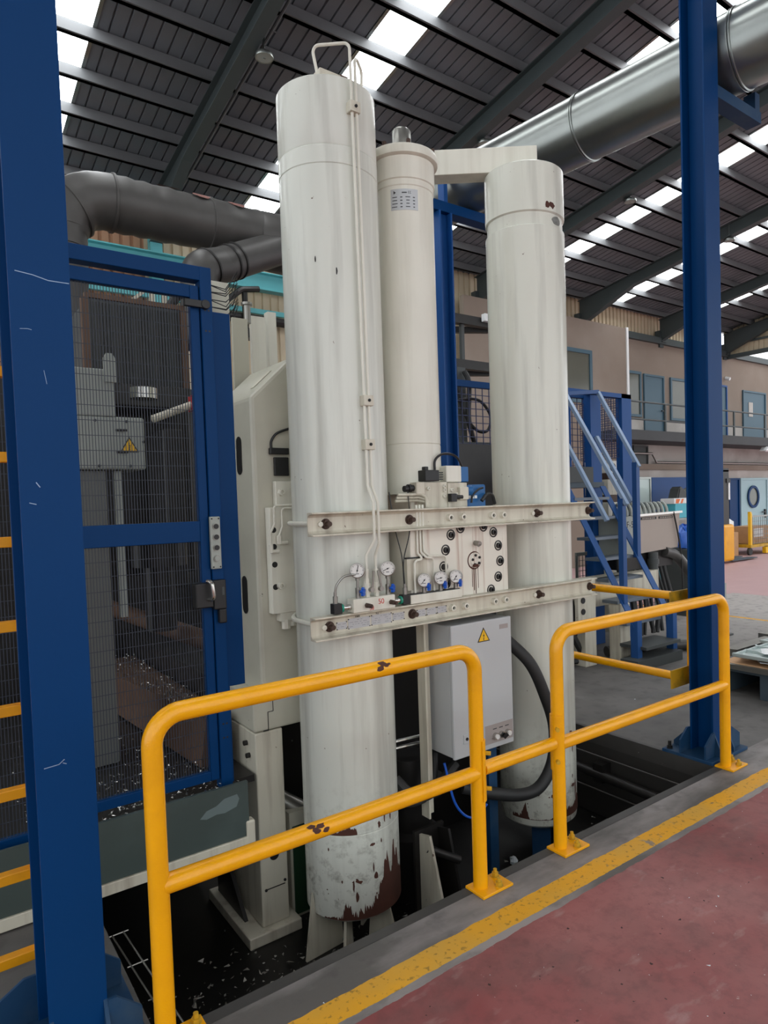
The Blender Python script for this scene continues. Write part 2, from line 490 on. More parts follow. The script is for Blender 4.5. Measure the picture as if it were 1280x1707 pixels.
FLOORBOLTB = proto(MB().cyl((0, 0, 0), (0, 0, 0.004), 0.02, n=14).cyl((0, 0, 0.004), (0, 0, 0.02), 0.018, n=6).cyl((0, 0, 0.02), (0, 0, 0.05), 0.011, n=10), 'anchor_bolt_dark', 'grease')
SMALLBOLT = proto(MB().cyl((0, 0.002, 0), (0, -0.006, 0), 0.008, n=6).cyl((0, -0.005, 0), (0, -0.010, 0), 0.004, n=8), 'small_bolt', 'black')

# ============================================================ THE SETTING
PX0, PX1, PY0, PY1, PZ = 0.55, 3.88, 2.23, 6.5, -0.62
b = MB()
b.box(-9, 46, -14, PY0, -0.1, 0)
b.box(-9, 46, PY1, 16, -0.1, 0)
b.box(-9, PX0, PY0, PY1, -0.1, 0)
b.box(PX1, 46, PY0, PY1, -0.1, 0)
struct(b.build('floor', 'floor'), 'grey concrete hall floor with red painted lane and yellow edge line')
struct(MB().box(PX0 - 0.1, PX1 + 0.1, PY0 - 0.1, PY1 + 0.1, PZ - 0.1, PZ).build('floor_pit', 'pitblack'), 'oily floor of the machine pit, coloured black for its shade')
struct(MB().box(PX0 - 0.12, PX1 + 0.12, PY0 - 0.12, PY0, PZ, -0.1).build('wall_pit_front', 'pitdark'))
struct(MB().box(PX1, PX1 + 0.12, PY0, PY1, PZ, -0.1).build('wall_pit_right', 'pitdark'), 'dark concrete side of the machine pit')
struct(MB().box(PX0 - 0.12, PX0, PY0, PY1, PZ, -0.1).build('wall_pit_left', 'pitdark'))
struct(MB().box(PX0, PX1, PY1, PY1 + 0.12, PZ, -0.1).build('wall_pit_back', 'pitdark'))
struct(MB().box(PX0, PX1 + 0.02, PY0 - 0.045, PY0 + 0.004, -0.10, 0.003).build('trim_1', 'edgesteel'), 'dark steel edging along the front of the pit')
struct(MB().box(PX1 - 0.004, PX1 + 0.03, PY0 + 0.004, PY1, -0.10, 0.003).build('trim_2', 'edgesteel'), 'steel edging along the right side of the pit')

RZ = lambda y: 6.6 + 0.15 * (11.0 - max(y, -1.0)) - 0.15 * max(0.0, -1.0 - y)
STRIPS = [(-5.15, -4.6), (-1.93, -1.36), (1.30, 1.88), (4.60, 5.17), (7.82, 8.39), (11.03, 11.57), (14.25, 14.80), (17.47, 18.02)]
SY0, SY1 = 1.73, 10.83
def ribbed(b, x0, x1, ya, yb, pitch=0.16, h=0.022):
    n = max(1, round((x1 - x0) / pitch))
    p = (x1 - x0) / n
    xs = []
    for i in range(n):
        a = x0 + i * p
        xs += [(a, 0), (a + p * 0.84, 0), (a + p * 0.88, h), (a + p * 0.96, h)]
    xs.append((x1, 0))
    k = len(xs)
    vs = [(x, ya, RZ(ya) + d) for x, d in xs] + [(x, yb, RZ(yb) + d) for x, d in xs]
    b.add(vs, [(i, i + 1, i + 1 + k, i + k) for i in range(k - 1)])
b = MB()
edges = [-8.0] + [e for s in STRIPS for e in s] + [20.4]
for i in range(0, len(edges), 2):
    ribbed(b, edges[i], edges[i + 1], 11.2, -1.0)
    ribbed(b, edges[i], edges[i + 1], -1.0, -11.0)
for s in STRIPS:
    ribbed(b, s[0], s[1], 11.2, SY1)
    ribbed(b, s[0], s[1], SY0, -1.0)
    ribbed(b, s[0], s[1], -1.0, -3.0)
    ribbed(b, s[0], s[1], -10.6, -11.0)
ceiling = struct(b.build('ceiling', 'roof'), 'dark underside of the ribbed sheet roof')

pur = [8.23 + 0.65 * k for k in range(-14, 5)]
def purlin_mesh(y):
    z = RZ(y)
    return MB().box(-8, 20.3, y - 0.03, y + 0.03, z - 0.15, z - 0.012).box(-8, 20.3, y - 0.055, y + 0.03, z - 0.15, z - 0.143)
for y in pur:
    purlin_mesh(y).build('purlin', 'purlin', ceiling)
for k in range(1, 14):
    purlin_mesh(-1 - 0.65 * k).build('purlin', 'purlin', ceiling)
for n, (x0, x1) in enumerate(STRIPS):
    w = bpy.data.objects.new('window_%d' % (n + 1), None)
    COL.objects.link(w)
    w.location = (x0, SY0, RZ(SY0))
    ORG[w.name] = Vector(w.location)
    struct(w, 'strip of glowing translucent skylight sheets between roof purlins')
    ys = [y for y in pur if SY0 - 0.01 <= y <= SY1 + 0.01]
    for ya, yb in zip(ys[:-1], ys[1:]):
        MB().hexa([(x0, ya, RZ(ya) - 0.004), (x1, ya, RZ(ya) - 0.004), (x1, yb, RZ(yb) - 0.004), (x0, yb, RZ(yb) - 0.004),
                   (x0, ya, RZ(ya) + 0.004), (x1, ya, RZ(ya) + 0.004), (x1, yb, RZ(yb) + 0.004), (x0, yb, RZ(yb) + 0.004)]).build('pane', 'skylight', w)
    MB().hexa([(x0, -3.0, RZ(-3)), (x1, -3.0, RZ(-3)), (x1, -10.6, RZ(-10.6)), (x0, -10.6, RZ(-10.6)),
               (x0, -3.0, RZ(-3) + .008), (x1, -3.0, RZ(-3) + .008), (x1, -10.6, RZ(-10.6) + .008), (x0, -10.6, RZ(-10.6) + .008)]).build('pane', 'skylight', w)
    for xx in (x0, x1):
        MB().hexa([(xx - .02, SY0, RZ(SY0) - .012), (xx + .02, SY0, RZ(SY0) - .012), (xx + .02, SY1, RZ(SY1) - .012), (xx - .02, SY1, RZ(SY1) - .012),
                   (xx - .02, SY0, RZ(SY0) + .01), (xx + .02, SY0, RZ(SY0) + .01), (xx + .02, SY1, RZ(SY1) + .01), (xx - .02, SY1, RZ(SY1) + .01)]).build('frame', 'galv', w)

RAFT = [-3.45, -0.10, 3.25, 6.60, 9.95, 13.30, 16.65, 19.98]
for x in RAFT:
    b = MB()
    top = lambda y: RZ(y) - 0.155
    bot = lambda y: RZ(y) - 0.40 - max(0, y - 9.4) * 0.22
    ys = [11.0, 9.4, -1.0]
    b.prism([(y, top(y)) for y in ys] + [(y, bot(y)) for y in ys[::-1]], 'yz', x - 0.008, x + 0.008)
    for fn in (top, bot):
        for a, c in zip(ys[:-1], ys[1:]):
            b.bar((x, a, fn(a)), (x, c, fn(c)), 0.15, 0.014)
    b.bar((x, -1, top(-1)), (x, -11, top(-11)), 0.15, 0.014).bar((x, -1, bot(-1)), (x, -11, bot(-11)), 0.15, 0.014)
    b.prism([(-1, top(-1)), (-11, top(-11)), (-11, bot(-11)), (-1, bot(-1))], 'yz', x - 0.008, x + 0.008)
    b.box(x - 0.09, x + 0.09, 10.86, 11.02, bot(11.0) - 0.02, bot(11.0))
    b.build('rafter', 'rafter', ceiling)
# cable conduit under the first rafter
MB().tube([(3.42, 10.6, RZ(10.6) - 0.3), (3.42, 4.0, RZ(4.0) - 0.3)], 0.018, 8).build('conduit', 'purlin', ceiling, True)

def ribwall(name, x0, x1, z0, z1, mat, y=11.16, pitch=0.15, label=None, along='x'):
    n = round((x1 - x0) / pitch)
    p = (x1 - x0) / n
    xs = []
    for i in range(n):
        a = x0 + i * p
        xs += [(a, 0), (a + p * 0.62, 0), (a + p * 0.70, 0.035), (a + p * 0.92, 0.035)]
    xs.append((x1, 0))
    k = len(xs)
    if along == 'x':
        vs = [(x, y + d, z0) for x, d in xs] + [(x, y + d, z1) for x, d in xs]
    else:
        vs = [(y + d, x, z0) for x, d in xs] + [(y + d, x, RZ(x) + 0.02) for x, d in xs]
    b = MB().add(vs, [(i, i + 1, i + 1 + k, i + k) for i in range(k - 1)])
    return struct(b.build(name, mat), label)
ribwall('wall_back_left', -7.0, 3.12, 0, 6.62, 'corr_brown', label='tan ribbed cladding of the back wall behind the press')
ribwall('wall_back_middle', 3.12, 10.5, 0, 6.62, 'corr', label='cream ribbed cladding of the back wall')
ribwall('wall_back_right', 10.5, 20.1, 5.3, 6.62, 'corr', label='ribbed cladding above the offices')
ribwall('wall_gable', 1.0, 11.1, 5.78, 0, 'corr', y=20.15, along='y', label='cream ribbed cladding of the gable end')
struct(MB().bar((20.1, 1, 6.15), (20.1, 11, 6.15), 0.05, 0.06).bar((20.1, 1, 5.78), (20.1, 11, 5.78), 0.08, 0.12).build('trim_3', 'rafter'), 'dark rails across the gable cladding')
# eave posts and the teal crane rail on the back wall
for n, x in enumerate(RAFT):
    m_ = 'teal' if x < 9 else 'rafter'
    z1 = 5.9
    struct(MB().box(x - 0.09, x + 0.09, 10.95, 11.1, 0 if x < 9 else 5.7, z1 + .25).build('trim_%d' % (n + 4), m_), 'steel wall post under a roof rafter')
struct(MB().box(-6, 9.0, 10.9, 10.94, 5.36, 5.62).box(-6, 9.0, 10.8, 10.98, 5.62, 5.64).box(-6, 9.0, 10.8, 10.98, 5.34, 5.36).build('trim_12', 'teal'), 'teal steel beam along the back wall')
struct(MB().box(-6, 9.0, 10.98, 11.05, 4.98, 5.06).build('trim_13', 'teal'), 'thin teal rail below the beam on the back wall')

# offices
OFY = 11.0
b = MB()
struct(MB().box(14.6, 27.5, OFY, OFY + 0.12, 3.2, 5.80).build('wall_office_upper', 'office'), 'beige rendered upper office wall')
struct(MB().box(14.6, 27.5, OFY, OFY + 0.12, 0, 3.2).build('wall_office_lower', 'office_low'), 'pale rendered lower office wall')
struct(MB().box(9.2, 14.6, 10.6, 10.72, 0, 5.88).box(14.48, 14.6, 10.72, OFY + 0.1, 0, 5.88).build('wall_office_block', 'office'), 'beige rendered office block standing forward')
struct(MB().box(14.56, 14.64, 10.57, 10.62, 3.3, 5.9).build('trim_14', 'white'), 'white corner strip of the office block')
struct(MB().box(14.6, 27.5, OFY - 0.1, OFY, 5.78, 5.95).build('trim_15', 'rafter'), 'dark edge along the top of the offices')
def opening(name, x0, x1, z0, z1, y, frame, fill, fw=0.07, bars=()):
    w = bpy.data.objects.new(name, None)
    COL.objects.link(w)
    w.location = (x0, y, z0)
    ORG[w.name] = Vector(w.location)
    struct(w)
    MB().box(x0, x1, y - 0.05, y + 0.005, z0, z0 + fw).box(x0, x1, y - 0.05, y + 0.005, z1 - fw, z1).box(x0, x0 + fw, y - 0.05, y + 0.005, z0 + fw, z1 - fw).box(x1 - fw, x1, y - 0.05, y + 0.005, z0 + fw, z1 - fw).build('frame', frame, w)
    MB().box(x0 + fw, x1 - fw, y - 0.022, y - 0.005, z0 + fw, z1 - fw).build('leaf' if name.startswith('door') else 'pane', fill, w)
    return w
struct(MB().box(14.62, 27.4, OFY - 0.006, OFY, 3.2, 3.72).build('trim_18', 'office_low'), 'pale scuffed plaster band at walkway level')
w = opening('window_9', 14.95, 15.7, 3.75, 4.95, OFY, 'doorblue', 'windowglass'); w['label'] = 'narrow blue-framed office window beside the block'
d = opening('door_1', 15.82, 16.75, 3.05, 4.92, OFY, 'doorblue', 'doorblue', 0.05); d['label'] = 'slate blue upstairs office door between two windows'
MB().box(16.58, 16.68, OFY - 0.08, OFY - 0.04, 3.95, 3.98).build('door_handle', 'black', d)
w = opening('window_10', 17.05, 18.5, 3.73, 4.92, OFY, 'doorblue', 'windowglass'); w['label'] = 'wide blue-framed office window right of the door'
d = opening('door_2', 19.35, 20.05, 3.05, 4.92, OFY, 'blue_mid', 'doorblue', 0.05); d['label'] = 'narrow blue upstairs door beside the blue column'
d = opening('door_3', 21.0, 22.45, 3.05, 4.86, OFY, 'doorblue', 'doorblue', 0.05); d['label'] = 'slate blue upstairs door carrying a paper notice'
MB().box(21.35, 21.6, OFY - 0.04, OFY - 0.02, 4.05, 4.5).build('notice', 'office_low', d)
w = opening('window_11', 11.6, 13.18, 3.9, 5.16, 10.6, 'doorblue', 'windowglass', 0.09); w['label'] = 'dark framed window in the beige office block'
w = opening('window_12', 15.3, 15.95, 2.35, 3.0, OFY, 'greydark', 'greydark', 0.04); w['label'] = 'dark vent window in the lower wall'
w = opening('window_13', 15.32, 16.05, 0.95, 2.15, OFY, 'galv', 'winpale', 0.05); w['label'] = 'pale lower window beside the blue board'
d = opening('door_4', 20.78, 22.5, 0.0, 2.1, OFY, 'doorpale', 'doorpale', 0.06); d['label'] = 'pale blue door with a round porthole'
MB().lathe([(0.30, 0), (0.36, -0.02), (0.36, -0.05), (0.28, -0.05), (0.28, 0)], (21.55, OFY - 0.02, 1.5), (0, 1, 0), 28).build('porthole_ring', 'blue', d, True)
MB().cyl((21.55, OFY - 0.02, 1.5), (21.55, OFY - 0.04, 1.5), 0.285, n=24).build('porthole_glass', 'windowglass', d, True)
MB().box(22.05, 22.3, OFY - 0.09, OFY - 0.06, 0.98, 1.01).box(22.27, 22.33, OFY - 0.07, OFY - 0.02, 0.8, 1.08).build('door_handle', 'black', d)
d = opening('door_5', 20.1, 20.72, 0.0, 2.1, OFY, 'blue', 'blue', 0.05); d['label'] = 'deep blue door leaf beside the porthole door'
struct(MB().box(16.1, 20.0, OFY - 0.03, OFY + 0.01, 1.2, 2.14).build('trim_16', 'blue_mid'), 'bright blue board on the lower office wall')
struct(MB().cyl((20.0, OFY - 0.02, 5.15), (20.0, OFY - 0.16, 5.1), 0.05, n=10).build('trim_17', 'white', None, True), 'small white wall lamp on the upper office wall')

# walkway along the offices
t = thing('walkway', (14.7, 9.9, 3.0), 'dark steel walkway with thin handrail along the offices', 'walkway')
MB().box(13.0, 27.4, 9.88, OFY - 0.01, 3.02, 3.2).build('deck', 'slab', t)
MB().box(13.0, 27.4, 9.86, 9.88, 3.0, 3.24).build('fascia', 'slab', t)
for z in (3.92, 3.50):
    MB().tube([(13.2, 9.9, z), (27.3, 9.9, z)], 0.022, 6).build('rail', 'rafter', t, True)
for x in (13.3, 15.15, 16.9, 18.45, 20.2, 22.0, 24.0, 26.0):
    MB().box(x - 0.025, x + 0.025, 9.88, 9.92, 3.2, 3.92).build('post', 'rafter', t)
t = thing('pipe_run', (14.8, OFY - 0.1, 2.6), 'grey pipes running along under the walkway', 'pipe')
MB().tube([(14.7, OFY - .12, 2.78), (16.0, OFY - .12, 2.78), (16.2, OFY - .12, 2.55), (27.0, OFY - .12, 2.55)], 0.03, 6).build('pipe', 'galv', t, True)
MB().box(14.65, 27.2, OFY - 0.1, OFY - 0.001, 2.35, 2.50).build('duct_casing', 'office', t)
t = thing('fluorescent_lamp', (20.0, 9.95, 2.9), 'long fluorescent lamp fixed under the walkway', 'lamp')
MB().prism([(20.05, 2.86), (20.2, 2.98), (22.6, 2.98), (22.6, 2.86)], 'xz', 9.8, 10.0).build('housing', 'white', t)
MB().tube([(20.2, 9.9, 2.85), (22.5, 9.9, 2.85)], 0.02, 8).build('tube', 'white', t, True)

# ============================================================ THE CYLINDER RACK
CY = 3.105
X1, X2, X3, RC, RC2 = 1.80, 2.275, 3.23, 0.25, 0.165
Z1B, Z1T = -0.40, 3.75
# ---- big cylinder nearest the gate
t = thing('accumulator_cylinder', (X1, CY, Z1B), 'tall cream cylinder nearest the gate, rusting at its foot, with tubes up its side', 'cylinder')
prof = [(0.0, Z1B), (RC - 0.012, Z1B), (RC, Z1B + 0.012), (RC, 0.038), (RC - 0.004, 0.042), (RC, 0.046), (RC, 3.33), (RC - 0.003, 3.333), (RC + 0.001, 3.337), (RC + 0.001, 3.418), (RC - 0.004, 3.424), (RC, 3.43), (RC, Z1T - 0.008), (RC - 0.008, Z1T), (0.0, Z1T)]
MB().lathe(prof, (X1, CY, 0), n=72).build('body', 'cylA', t, True)
p = MB().box(X1 - 0.14, X1 + 0.03, CY - 0.20, CY - 0.08, Z1T - 0.002, Z1T + 0.032)
p.build('top_block', 'cream_dirty', t, bevel=0.004)
MB().prism([(X1 - 0.03, Z1T + 0.034), (X1 - 0.018, Z1T + 0.016), (X1 + 0.006, Z1T + 0.016), (X1 + 0.015, Z1T + 0.034)], 'xz', CY - 0.202, CY - 0.1995).build('slot', 'rust', t)
for a0, r1_, zt_ in ((-3.05, 0.262, 0.12), (-2.35, 0.20, -0.002), (-1.0, 0.20, -0.002), (0.6, 0.262, 0.12)):      # fins carrying the foot
    ca, sa = math.cos(a0), math.sin(a0)
    q = MB()
    nx, ny = -sa * 0.007, ca * 0.007
    pts = [(0.10, Z1B - 0.001), (r1_ if zt_ < 0 else 0.245, Z1B - 0.001), (r1_, Z1B + zt_), (r1_ + 0.05, PZ), (0.08, PZ)]
    v = [(X1 + r * ca + nx, CY + r * sa + ny, z) for r, z in pts] + [(X1 + r * ca - nx, CY + r * sa - ny, z) for r, z in pts]
    q.add(v, [(0, 1, 2, 3, 4), (9, 8, 7, 6, 5)] + [(i, i + 5, (i + 1) % 5 + 5, (i + 1) % 5) for i in range(5)])
    q.build('foot_fin', 'cream_dirty', t)
# ---- cylinder on the right
t3 = thing('accumulator_cylinder', (X3, CY, -0.39), 'tall cream cylinder on the right with a hollow band below its top', 'cylinder')
Z3B, Z3T = -0.39, 3.74
prof = [(0.0, Z3B), (RC - 0.03, Z3B), (RC - 0.006, Z3B + 0.02), (RC, Z3B + 0.06), (RC, 3.355), (RC - 0.012, 3.362), (RC - 0.012, 3.436), (RC, 3.443), (RC, Z3T - 0.006), (RC - 0.006, Z3T), (0.0, Z3T)]
MB().lathe(prof, (X3, CY, 0), n=72).build('body', 'cylB', t3, True)
def surf(cx, r, a, z):
    return Vector((cx + r * math.cos(a), CY + r * math.sin(a), z))
def patch(cx, r, pts, mat, name, parent):
    """small flake lying on a cylinder: polygon in (angle, z)"""
    q = MB()
    n = len(pts)
    ca = sum(p[0] for p in pts) / n
    cz = sum(p[1] for p in pts) / n
    vs = [surf(cx, r + 0.0012, a, z) for a, z in pts] + [surf(cx, r - 0.002, a, z) for a, z in pts] + [surf(cx, r + 0.0012, ca, cz)]
    q.add(vs, [(i, (i + 1) % n, 2 * n) for i in range(n)] + [(i, i + n, (i + 1) % n + n, (i + 1) % n) for i in range(n)])
    return q.build(name, mat, parent)
def flake(cx, r, a0, a1, z0, z1, mat, name, parent, k=14, rag=0.4):
    pts = []
    for i in range(k):
        tt = 2 * math.pi * i / k
        s = 1 - rag * rnd(0, 1)
        pts.append(((a0 + a1) / 2 + (a1 - a0) / 2 * math.cos(tt) * s, (z0 + z1) / 2 + (z1 - z0) / 2 * math.sin(tt) * s))
    return patch(cx, r, pts, mat, name, parent)
def rust_skin(cx, r, prof_, z0, seed, parent, jag=0.03, step=0.012, name='rust_patch'):
    """bare rusty area where the enamel has flaked away: columns from z0 up to a ragged edge given at (angle, height) knots"""
    random.seed(seed)
    a = prof_[0][0]
    cols = []
    walk = 0.0
    while a <= prof_[-1][0] + 1e-6:
        for (a0, h0), (a1, h1) in zip(prof_[:-1], prof_[1:]):
            if a0 <= a <= a1 + 1e-6:
                tt = (a - a0) / (a1 - a0)
                top_ = h0 + (h1 - h0) * tt
                break
        walk = 0.55 * walk + rnd(-jag, jag)
        cols.append((a, max(z0 + 0.002, z0 + top_ + (walk if top_ > 0.012 else rnd(0, 0.006)))))
        a += step
    q = MB()
    vs = []
    for a, zt in cols:
        vs += [surf(cx, r + 0.0013, a, z0), surf(cx, r + 0.0013, a, zt), surf(cx, r - 0.002, a, zt)]
    q.add(vs, [(3 * i, 3 * i + 3, 3 * i + 4, 3 * i + 1) for i in range(len(cols) - 1)] + [(3 * i + 1, 3 * i + 4, 3 * i + 5, 3 * i + 2) for i in range(len(cols) - 1)])
    return q.build(name, 'rust', parent)
rust_skin(X1, RC, [(-2.75, 0.0), (-2.45, 0.012), (-2.34, 0.02), (-2.28, 0.085), (-2.24, 0.10), (-2.16, 0.03), (-2.05, 0.02), (-1.90, 0.06), (-1.78, 0.05), (-1.62, 0.09), (-1.50, 0.15), (-1.38, 0.27), (-1.33, 0.29), (-1.26, 0.17), (-1.18, 0.20), (-1.13, 0.33), (-1.10, 0.36), (-1.06, 0.22), (-0.98, 0.27), (-0.9, 0.16), (-0.6, 0.12), (-0.3, 0.05)], Z1B + 0.013, 5, t, 0.022)
rust_skin(X1, RC, [(-2.62, 0.02), (-2.52, 0.035), (-2.44, 0.022), (-2.40, 0.004), (-2.36, 0.03), (-2.02, 0.034), (-1.99, 0.012)], 0.046, 6, t, 0.008)
for a0, a1, z0, z1 in ((-1.48, -1.30, 0.155, 0.175), (-1.40, -1.35, 0.06, 0.16), (-1.22, -1.17, 0.06, 0.12), (-1.56, -1.47, 0.05, 0.09), (-1.75, -1.62, -0.03, -0.01), (-1.50, -1.46, -0.03, 0.0), (-1.70, -1.66, -0.17, -0.11), (-1.68, -1.58, -0.21, -0.16), (-2.13, -2.08, -0.25, -0.18), (-2.08, -2.0, -0.30, -0.24), (-2.35, -2.31, -0.20, -0.18), (-2.62, -2.58, -0.04, -0.02)):
    random.seed(int(-a0 * 1000))
    flake(X1, RC, a0, a1, z0, z1, 'rust', 'rust_flake', t, 12, 0.45)
for a0, a1, z0, z1 in ((-2.02, -1.98, 2.80, 2.84), (-2.42, -2.39, 2.86, 2.90)):
    flake(X1, RC, a0, a1, z0, z1, 'grease', 'paint_chip', t, 8, 0.3)
rust_skin(X3, RC, [(-3.1, 0.02), (-2.85, 0.03), (-2.72, 0.10), (-2.68, 0.06), (-2.62, 0.0), (-2.1, 0.0), (-1.95, 0.02), (-1.8, 0.05), (-1.7, 0.04), (-1.2, 0.06), (-1.05, 0.10), (-0.8, 0.03)], Z3B + 0.062, 8, t3, 0.012)
for a0, a1, z0, z1 in ((-2.50, -2.28, -0.18, -0.11), (-1.45, -1.28, 0.14, 0.22), (-1.33, -1.27, 0.06, 0.12), (-1.42, -1.2, -0.16, -0.13), (-1.2, -1.12, -0.25, -0.10), (-1.35, -1.31, -0.10, -0.07)):
    random.seed(int(-a0 * 777))
    flake(X3, RC, a0, a1, z0, z1, 'rust', 'rust_flake', t3, 14, 0.5)
random.seed(4)
flake(X3, RC, -1.86, -1.70, 3.455, 3.50, 'rust', 'rust_flake', t3)
flake(X3, RC, -1.74, -1.52, 3.455, 3.505, 'rust', 'rust_flake', t3)
flake(X3, RC - 0.012, -1.62, -1.20, 3.37, 3.43, 'steel', 'bare_patch', t3, rag=0.2)
for a0 in (-2.3, -1.2, 0.4):
    ca, sa = math.cos(a0), math.sin(a0)
    MB().bar((X3 + 0.14 * ca, CY + 0.14 * sa, Z3B + 0.01), (X3 + 0.14 * ca, CY + 0.14 * sa, PZ), 0.12, 0.012, (ca, sa, 0)).build('foot_fin', 'blue_base', t3)
# ---- slim middle cylinder
t2 = thing('hydraulic_cylinder', (X2, CY, 1.74), 'slimmer cream cylinder between the two tall ones, flanged top and data plate', 'cylinder')
prof = [(0.0, 1.74), (RC2, 1.74), (RC2, 2.008), (RC2 - 0.003, 2.012), (RC2, 2.016), (RC2, 3.385), (RC2 + 0.004, 3.39), (RC2 + 0.004, 3.42), (RC2 + 0.010, 3.425), (RC2 + 0.010, 3.54), (0, 3.54)]
MB().lathe(prof, (X2, CY, 0), n=56).build('body', 'cream', t2, True)
MB().lathe([(0.15, 3.54), (RC2 + 0.008, 3.54), (RC2 + 0.03, 3.548), (RC2 + 0.034, 3.575), (RC2 + 0.026, 3.595), (0.13, 3.612), (0.0, 3.615)], (X2, CY, 0), n=56).build('top_flange', 'cream', t2, True)
MB().lathe([(0.062, 3.60), (0.062, 3.645), (0.052, 3.65), (0.052, 3.745), (0.045, 3.755), (0.02, 3.757), (0, 3.757)], (X2, CY, 0), n=24).build('cap_nut', 'steel', t2, True)
for a in (-2.75, -2.0, -1.0, -0.3):
    MB().cyl(surf(X2, 0.178, a, 3.59), surf(X2, 0.178, a, 3.618), 0.012, n=8).build('bolt', 'bolt_dark', t2)
# curved data plate
def curved_plate(cx, r, a0, a1, z0, z1, mat, name, parent, n=10, lift=0.002):
    q = MB()
    vs = []
    for i in range(n + 1):
        a = a0 + (a1 - a0) * i / n
        vs += [surf(cx, r + lift, a, z0), surf(cx, r + lift, a, z1), surf(cx, r - 0.001, a, z0), surf(cx, r - 0.001, a, z1)]
    fs = []
    for i in range(n):
        k, m = i * 4, i * 4 + 4
        fs += [(k, m, m + 1, k + 1), (k + 1, m + 1, m + 3, k + 3), (k + 2, k, m, m + 2)][:3]
    fs += [(0, 1, 3, 2), (n * 4, n * 4 + 2, n * 4 + 3, n * 4 + 1)]
    q.add(vs, fs)
    return q.build(name, mat, parent, True)
dp = curved_plate(X2, RC2, -2.62, -1.72, 3.255, 3.365, 'plate', 'data_plate', t2)
dp['label'] = 'grey aluminium data plate with printed lines'
def pl(a, z, w, h, mat='ink', name='print'):
    curved_plate(X2, RC2, a - w / 2, a + w / 2, z - h / 2, z + h / 2, mat, name, dp, 2, 0.0026)
random.seed(11)
pl(-2.17, 3.345, 0.16, 0.006)
for row in range(4):
    z = 3.322 - row * 0.017
    pl(-2.50 + rnd(0, .03), z, rnd(0.10, 0.20), 0.004)
    pl(-2.27, z - 0.001, 0.07, 0.005)
    pl(-2.06, z, rnd(0.10, 0.16), 0.004)
    pl(-1.86, z - 0.001, rnd(0.05, 0.09), 0.005)
patch(X2, RC2 + 0.0016, [(-2.52, 3.337), (-2.44, 3.346), (-2.52, 3.356)], 'ink', 'logo_arrow', dp)
for a in (-2.02, -1.965):       # CE mark: two open arcs
    q = MB()
    arc = [surf(X2, RC2 + 0.003, a + 0.024 * math.cos(s), 3.346 + 0.006 * math.sin(s)) for s in [math.pi * (0.35 + 1.3 * k / 8) for k in range(9)]]
    q.tube(arc, 0.0011, 5).build('ce_mark', 'ink', dp, True)
# ---- arm clamped over the right cylinder
t = thing('support_arm', (2.9, 3.33, 3.742), 'cream flat-sided arm reaching over the right tall cylinder', 'bracket')
A, B_ = Vector((2.40, 3.74, 3.82)), Vector((3.27, 3.03, 3.82))
MB().bar(A, B_, 0.13, 0.155).build('arm', 'cream', t, bevel=0.004)
dd = (B_ - A).normalized()
for s in (0.09, 0.22):
    p = B_ - dd * s
    MB().cyl((p.x, p.y, 3.895), (p.x, p.y, 3.915), 0.02, n=6).build('bolt', 'black', t)

# ---- channel beams
def channel(zc, x0, x1, label):
    t = thing('channel_beam', (x0, 2.855, zc), label, 'steel beam', 'channel beams across the cylinders')
    h, d, w = 0.056, 0.056, 0.008
    q = MB()
    prof = [(2.855, -h), (2.855 - d, -h), (2.855 - d, -h + 0.008), (2.855 - w - 0.012, -h + 0.013), (2.855 - w, -h + 0.024),
            (2.855 - w, h - 0.024), (2.855 - w - 0.012, h - 0.013), (2.855 - d, h - 0.008), (2.855 - d, h), (2.855, h)]
    q.prism([(y, zc + z) for y, z in prof], 'yz', x0, x1)
    q.build('channel', 'cream_dirty', t, bevel=0.0025)
    yw = 2.855 - w
    for x in (1.567, 2.057, 3.003, 3.508 - 0.03):
        if x < x1 - 0.005:
            inst(HEXNUT, 'stud_nut', t, (x, yw, zc), (0, rnd(0, 1), 0))
    for x in (2.322, 2.414, 2.633, 2.718):
        inst(SOCKET, 'socket_bolt', t, (x, yw, zc))
        MB().cyl((x, yw - 0.0125, zc), (x, yw - 0.0135, zc), 0.0088, n=8).build('socket_hole', 'black', t)
    for cx, xa, xb in ((X1, 1.567, 2.057), (X3, 3.003, 3.478)):
        r = RC + 0.014
        pts = [(xa - 0.005, 2.83, zc)]
        a0 = math.pi + 0.18
        pts = [(cx - r, 2.835, zc)] + [(cx - r, 2.95, zc)] + [(cx + r * math.cos(a), CY + r * math.sin(a), zc) for a in [math.pi - math.pi * k / 20 for k in range(21)]] + [(cx + r, 2.95, zc), (cx + r, 2.835, zc)]
        MB().tube(pts, 0.0125, 10).build('u_bolt', 'cream', t, True)
    return t
cu_ = channel(1.605, 1.473, 3.478 + 0.015, 'upper cream channel beam bolted across the tall cylinders')
cl_ = channel(1.114, 1.468, 3.50, 'lower cream channel beam carrying the pressure gauges and data plates')
random.seed(5)
def data_plate(x0, x1, z0, z1, y, parent, rows, corner=True):
    q = MB().box(x0, x1, y - 0.002, y, z0, z1).build('data_plate', 'plate', parent)
    for r in range(rows):
        z = z1 - (r + 0.9) * (z1 - z0) / (rows + 0.8)
        x = x0 + 0.006
        while x < x1 - 0.014:
            w = rnd(0.006, 0.022)
            if rnd(0, 1) > 0.3:
                MB().box(x, min(x + w, x1 - 0.005), y - 0.0026, y - 0.0019, z, z + 0.0022).build('print', 'plateink', q)
            x += w + rnd(0.005, 0.012)
    if corner:
        for xx in (x0 + 0.002, x1 - 0.002):
            for zz in (z0 + 0.002, z1 - 0.002):
                MB().cyl((xx, y - 0.004, zz), (xx, y, zz), 0.003, n=6).build('rivet', 'black', q)
    return q
yw = 2.847
